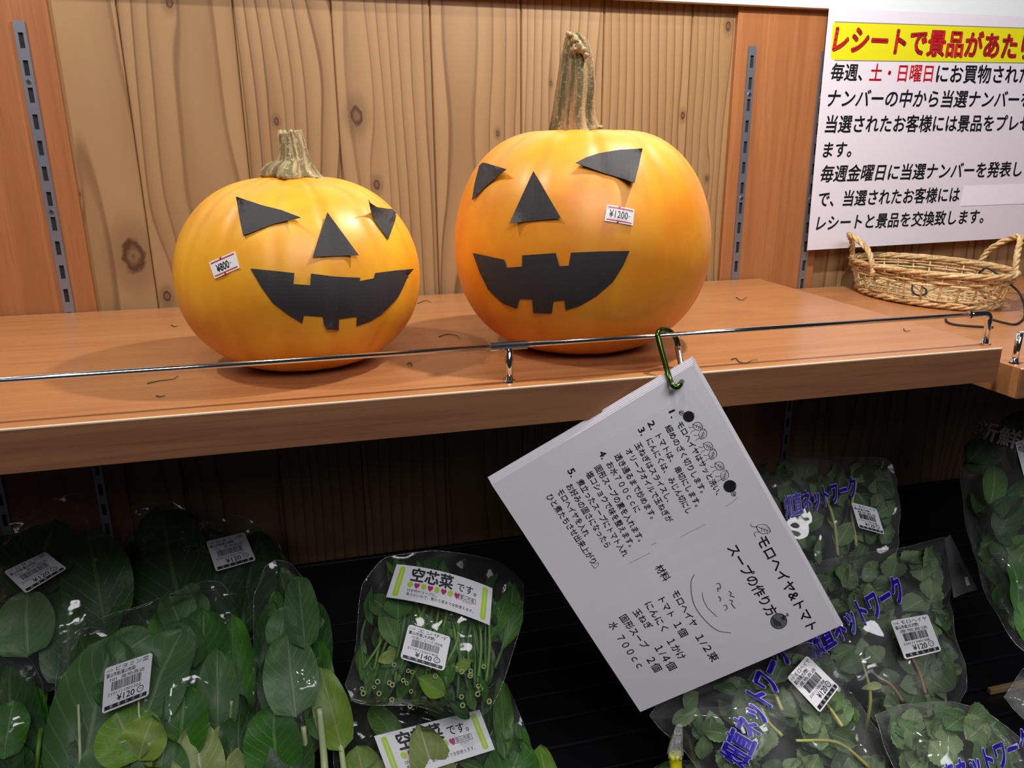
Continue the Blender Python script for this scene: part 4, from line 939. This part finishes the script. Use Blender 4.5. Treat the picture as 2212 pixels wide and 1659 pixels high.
# water spinach lower
b = Bag('water_spinach_bag', 'lower bag of hollow-stemmed greens with its paper band half covered by a leaf', 'bag of greens', VG, [(735, 1500), (860, 1500), (1000, 1530), (1090, 1455), (1112, 1520), (1125, 1580), (1165, 1650), (1190, 1740), (735, 1740)], .60, 36, .028)
b.scatter(16, 130, 34, [L_KUU, L_MID, L_DARK], 60, 35, 'lance', (.0, .6))
for L in [((955, 1745), (905, 1565), 84, L_PALE, 1.75), ((890, 1745), (790, 1660), 90, L_PALE, 1.5), ((800, 1740), (770, 1610), 80, L_LIME, .9), ((1190, 1740), (1165, 1610), 50, L_LIME, .8), ((1080, 1740), (1130, 1600), 110, L_MID, .7), ((1090, 1640), (1080, 1470), 40, L_KUU, .7), ((860, 1600), (800, 1530), 50, L_KUU, .5)]:
    b.leaf(L[0], L[1], L[2], L[3], L[4], .14, .15, 'round', wav=.11)
b.banner([(808, 1590), (1036, 1533), (1069, 1619), (845, 1690)], .005)
# water spinach upper
b = Bag('water_spinach_bag', 'bag of hollow-stemmed greens with paper band and ¥140 label', 'bag of greens', VG, [(745, 1480), (768, 1400), (780, 1270), (830, 1205), (930, 1190), (1060, 1205), (1128, 1250), (1128, 1340), (1095, 1450), (1062, 1530), (1000, 1560), (900, 1525), (770, 1522)], .575, 42, .04)
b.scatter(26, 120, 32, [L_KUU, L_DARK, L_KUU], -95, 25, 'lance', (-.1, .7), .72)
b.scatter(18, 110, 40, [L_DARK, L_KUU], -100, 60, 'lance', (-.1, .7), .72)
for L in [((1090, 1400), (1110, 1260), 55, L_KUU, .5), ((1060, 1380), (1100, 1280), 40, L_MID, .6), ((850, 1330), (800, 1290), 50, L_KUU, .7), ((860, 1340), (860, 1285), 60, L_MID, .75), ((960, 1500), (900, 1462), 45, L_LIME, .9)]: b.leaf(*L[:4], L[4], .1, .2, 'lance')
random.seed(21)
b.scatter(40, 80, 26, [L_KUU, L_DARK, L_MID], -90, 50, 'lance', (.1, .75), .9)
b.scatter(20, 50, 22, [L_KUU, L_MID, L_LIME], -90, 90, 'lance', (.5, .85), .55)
for k in range(34):
    x0 = random.uniform(775, 1075); y0 = random.uniform(1440, 1510); x1 = x0 * .75 + 935 * .25 + random.uniform(-50, 60); b.stem([(x0, y0), ((x0 + x1) / 2 + random.uniform(-15, 15), 1380), (x1, random.uniform(1260, 1340))], random.uniform(6, 9), random.choice([S_GREEN, S_GREEN, S_DEEP]), random.uniform(.35, .8))
for k in range(30):
    x0 = random.uniform(770, 1060); y0 = random.uniform(1430, 1530) - abs(x0 - 915) * .05; q = b.surf([(x0, y0)], random.uniform(.75, .95))[0]; dr = unit(CAM - q)
    r = random.uniform(3.5, 5.5) * .575 / FOC * 1.15; V = []; n_ = 10; a_ = unit(np.cross(dr, [0, 0, 1])); c_ = np.cross(dr, a_)
    for (rr, dd) in ((1, -.012), (1, 0), (.55, 0), (.5, -.004)):
        for j in range(n_): V.append(q + dr * dd + (a_ * math.cos(2 * math.pi * j / n_) + c_ * math.sin(2 * math.pi * j / n_)) * r * rr)
    mesh_obj('stem_end', V, [(i * n_ + j, i * n_ + (j + 1) % n_, (i + 1) * n_ + (j + 1) % n_, (i + 1) * n_ + j) for i in range(3) for j in range(n_)], S_CUT, b.t, True)
random.seed(33)
b.banner([(857, 1219), (1064, 1271), (1058, 1351), (834, 1290)], .004, lambda u, v: .006 * (1 - (2 * u - 1) ** 2))
b.pos_label([(883, 1348), (974, 1376), (959, 1450), (864, 1422)], '140', 'エンサイ', '富山市産(大沢野)', '110 (株)ビー＆ベンチ (西魚津)', '2110112201405', .006)
# ---------------- right half
b = Bag('small_leaf_greens_bag', 'dark green bag at the right edge with white lettering', 'bag of greens', MG, [(2085, 930), (2130, 860), (2230, 835), (2330, 860), (2330, 1490), (2230, 1440), (2150, 1330), (2100, 1200), (2075, 1050)], .72, 30, .035, FILM2)
b.scatter(56, 80, 46, [L_DARK, L_DARK, L_KUU], -60, 60, 'ovate', (.0, .75), .8)
b.leaf((2200, 1330), (2165, 1180), 60, L_MID, .8, wav=.08, tw=.3); b.leaf((2235, 1400), (2200, 1260), 60, L_MID, .7, wav=.08, tw=-.3)
b.logo((2108, 925), (2300, 985), 44, '新鮮野菜', [plain('white_ink', (.5, .5, .5, 1), .5), plain('grey_ink', (.3, .3, .3, 1), .5)], .01, 0)
b.pos_label([(2192, 955), (2270, 935), (2290, 1005), (2212, 1030)], '120', 'モロヘイヤ', '富山市産(大沢野)', '産地直送', '2101111001209', .003)
b = Bag('small_leaf_greens_bag', 'rear bag of small-leaved greens with dim blue lettering behind the recipe card', 'bag of greens', MG, [(1600, 1000), (1625, 985), (1760, 988), (1900, 988), (1930, 1005), (1948, 1060), (1938, 1075), (1946, 1240), (1870, 1290), (1750, 1290), (1660, 1220), (1610, 1100)], .76, 50, .03, FILM2)
b.scatter(80, 52, 34, [L_MORO2, L_MORO, L_DARK], -80, 70, 'serrate', (.0, .85), .80)
for p in [[(1810, 1200), (1800, 1120), (1770, 1040)], [(1850, 1180), (1840, 1100), (1850, 1040)]]: b.stem(p, 7, S_YEL, .8)
b.logo((1692, 1100), (1852, 1052), 50)
b.pos_label([(1839, 1085), (1893, 1099), (1911, 1155), (1855, 1140)], '120', 'モロヘイヤ', '富山市産(大沢野)', '産地直送', '2101111001208', .004)
b = Bag('small_leaf_greens_bag', 'middle bag of small-leaved greens with open flap and ¥120 label', 'bag of greens', MG, [(1690, 1290), (1745, 1222), (1830, 1200), (1940, 1185), (2045, 1160), (2052, 1215), (2058, 1300), (2045, 1320), (2070, 1400), (2110, 1500), (2100, 1560), (1960, 1600), (1830, 1580), (1760, 1470)], .675, 34, .04, FILM2)
b.scatter(105, 56, 38, [L_MORO, L_MORO, L_MORO2], -70, 80, 'serrate', (.05, .85), .80)
for p, m_ in [([(1950, 1515), (1925, 1480), (1900, 1465)], S_RED), ([(2000, 1500), (1985, 1450), (1970, 1420)], S_RED), ([(1870, 1580), (1880, 1500), (1860, 1420)], S_YEL)]: b.stem(p, 7, m_, .95)
b.leaf((1905, 1480), (1860, 1488), 16, L_PALE, .95)
b.logo((1745, 1400), (1952, 1268), 66)
b.pos_label([(1923, 1341), (2004, 1327), (2034, 1406), (1955, 1425)], '120', 'モロヘイヤ', '富山市産(大沢野)', '産地直送', '2101111001208', .007)
FLAP = film_mat('flap_film', .10, (.95, .93, .96, 1), 8, .2, 1.3)
fp = [(2040, 1165), (2054, 1153), (2114, 1272), (2060, 1292)]
C = on_plane(fp, b.o, b.n); fs = Sheet([C[0], C[1], C[2], C[3]], lambda u, v: .002 * np.sin(4 * u))
fl = fs.mesh('header_flap', FLAP, b.t, 8, 6, thick=.0004)
uvh = fs.inv([(2082, 1248), (2089, 1246), (2094, 1264), (2087, 1267)]); mesh_obj('hang_hole', fs.P(uvh, .0008), [(0, 1, 2, 3)], STICK, fl)
b = Bag('small_leaf_greens_bag', 'front bag of small-leaved greens under the recipe card with slanted ¥120 label', 'bag of greens', MG, [(1403, 1545), (1440, 1500), (1560, 1440), (1680, 1400), (1770, 1385), (1812, 1440), (1822, 1480), (1880, 1570), (1965, 1660), (2000, 1760), (1560, 1760), (1500, 1640), (1430, 1580)], .59, 34, .045, FILM2)
b.scatter(110, 60, 40, [L_MORO, L_MORO2, L_MORO], -50, 80, 'serrate', (.05, .85), .82)
for p in [[(1690, 1535), (1670, 1490), (1640, 1450)], [(1690, 1590), (1660, 1560), (1645, 1530)], [(1880, 1660), (1810, 1605), (1720, 1600)], [(1820, 1570), (1800, 1540), (1785, 1520)]]: b.stem(p, 7, S_YEL, .97)
b.logo((1583, 1655), (1690, 1395), 74)
b.pos_label([(1700, 1464), (1743, 1416), (1813, 1484), (1771, 1540)], '120', 'モロヘイヤ', '富山市産(大沢野)', '産地直送', '2101111001208', .008)
b = Bag('small_leaf_greens_bag', 'nearest right bag of pale small-leaved greens cut off by the lower right corner', 'bag of greens', MG, [(1890, 1545), (1960, 1518), (2080, 1516), (2150, 1550), (2215, 1600), (2300, 1690), (2300, 1790), (1980, 1790), (1930, 1660)], .575, 32, .04, FILM2)
b.scatter(70, 66, 46, [L_MORO, L_BACK, L_MORO], -60, 80, 'serrate', (.05, .8), .82)
b.logo((2010, 1705), (2230, 1600), 66)
b = Bag('small_leaf_greens_bag', 'corner of an empty clear bag poking in above the lower right corner', 'bag of greens', MG, [(2168, 1505), (2215, 1440), (2290, 1420), (2290, 1600), (2230, 1570)], .62, 34, .008, FILM2)
b.leaf((2270, 1560), (2265, 1480), 40, L_MORO, .5)
# tied bag with yellow tape
b = Bag('tied_bag', 'small bag with gathered neck bound in yellow tape at the bottom centre right', 'bag of greens', MG, [(1385, 1690), (1420, 1652), (1462, 1640), (1520, 1645), (1560, 1680), (1590, 1760), (1380, 1760)], .575, 34, .02, FILM2)
b.scatter(14, 70, 40, [L_MID, L_MORO], -70, 60, 'ovate', (.0, .8), .8)
A = [at(x, y, 1, yy) for x, y, yy in [(1464, 1700, .405), (1459, 1650, .413), (1458, 1626, .414)]]
V, F, uv = tube(spline(A, 8), [.0045, .0044, .0044, .0044, .0046, .0048, .005, .005], 12, prof=lambda th, s_: 1 + .12 * math.cos(3 * th)); mesh_obj('yellow_tape', V, F, TAPE, b.t, True)
A = [at(x, y, 1, yy) for x, y, yy in [(1458, 1634, .414), (1462, 1600, .416), (1468, 1565, .418)]]
V, F, uv = tube(spline(A, 14), np.linspace(.0054, .0022, 14), 24, prof=lambda th, s_: 1 + .25 * math.cos(7 * th + 2 * s_)); mesh_obj('twisted_neck', V, F, film_mat('neck_film', .35, (.9, .9, .9, 1), 80, .25, 1.2), b.t, True)
bpy.data.objects.remove(_fobj)
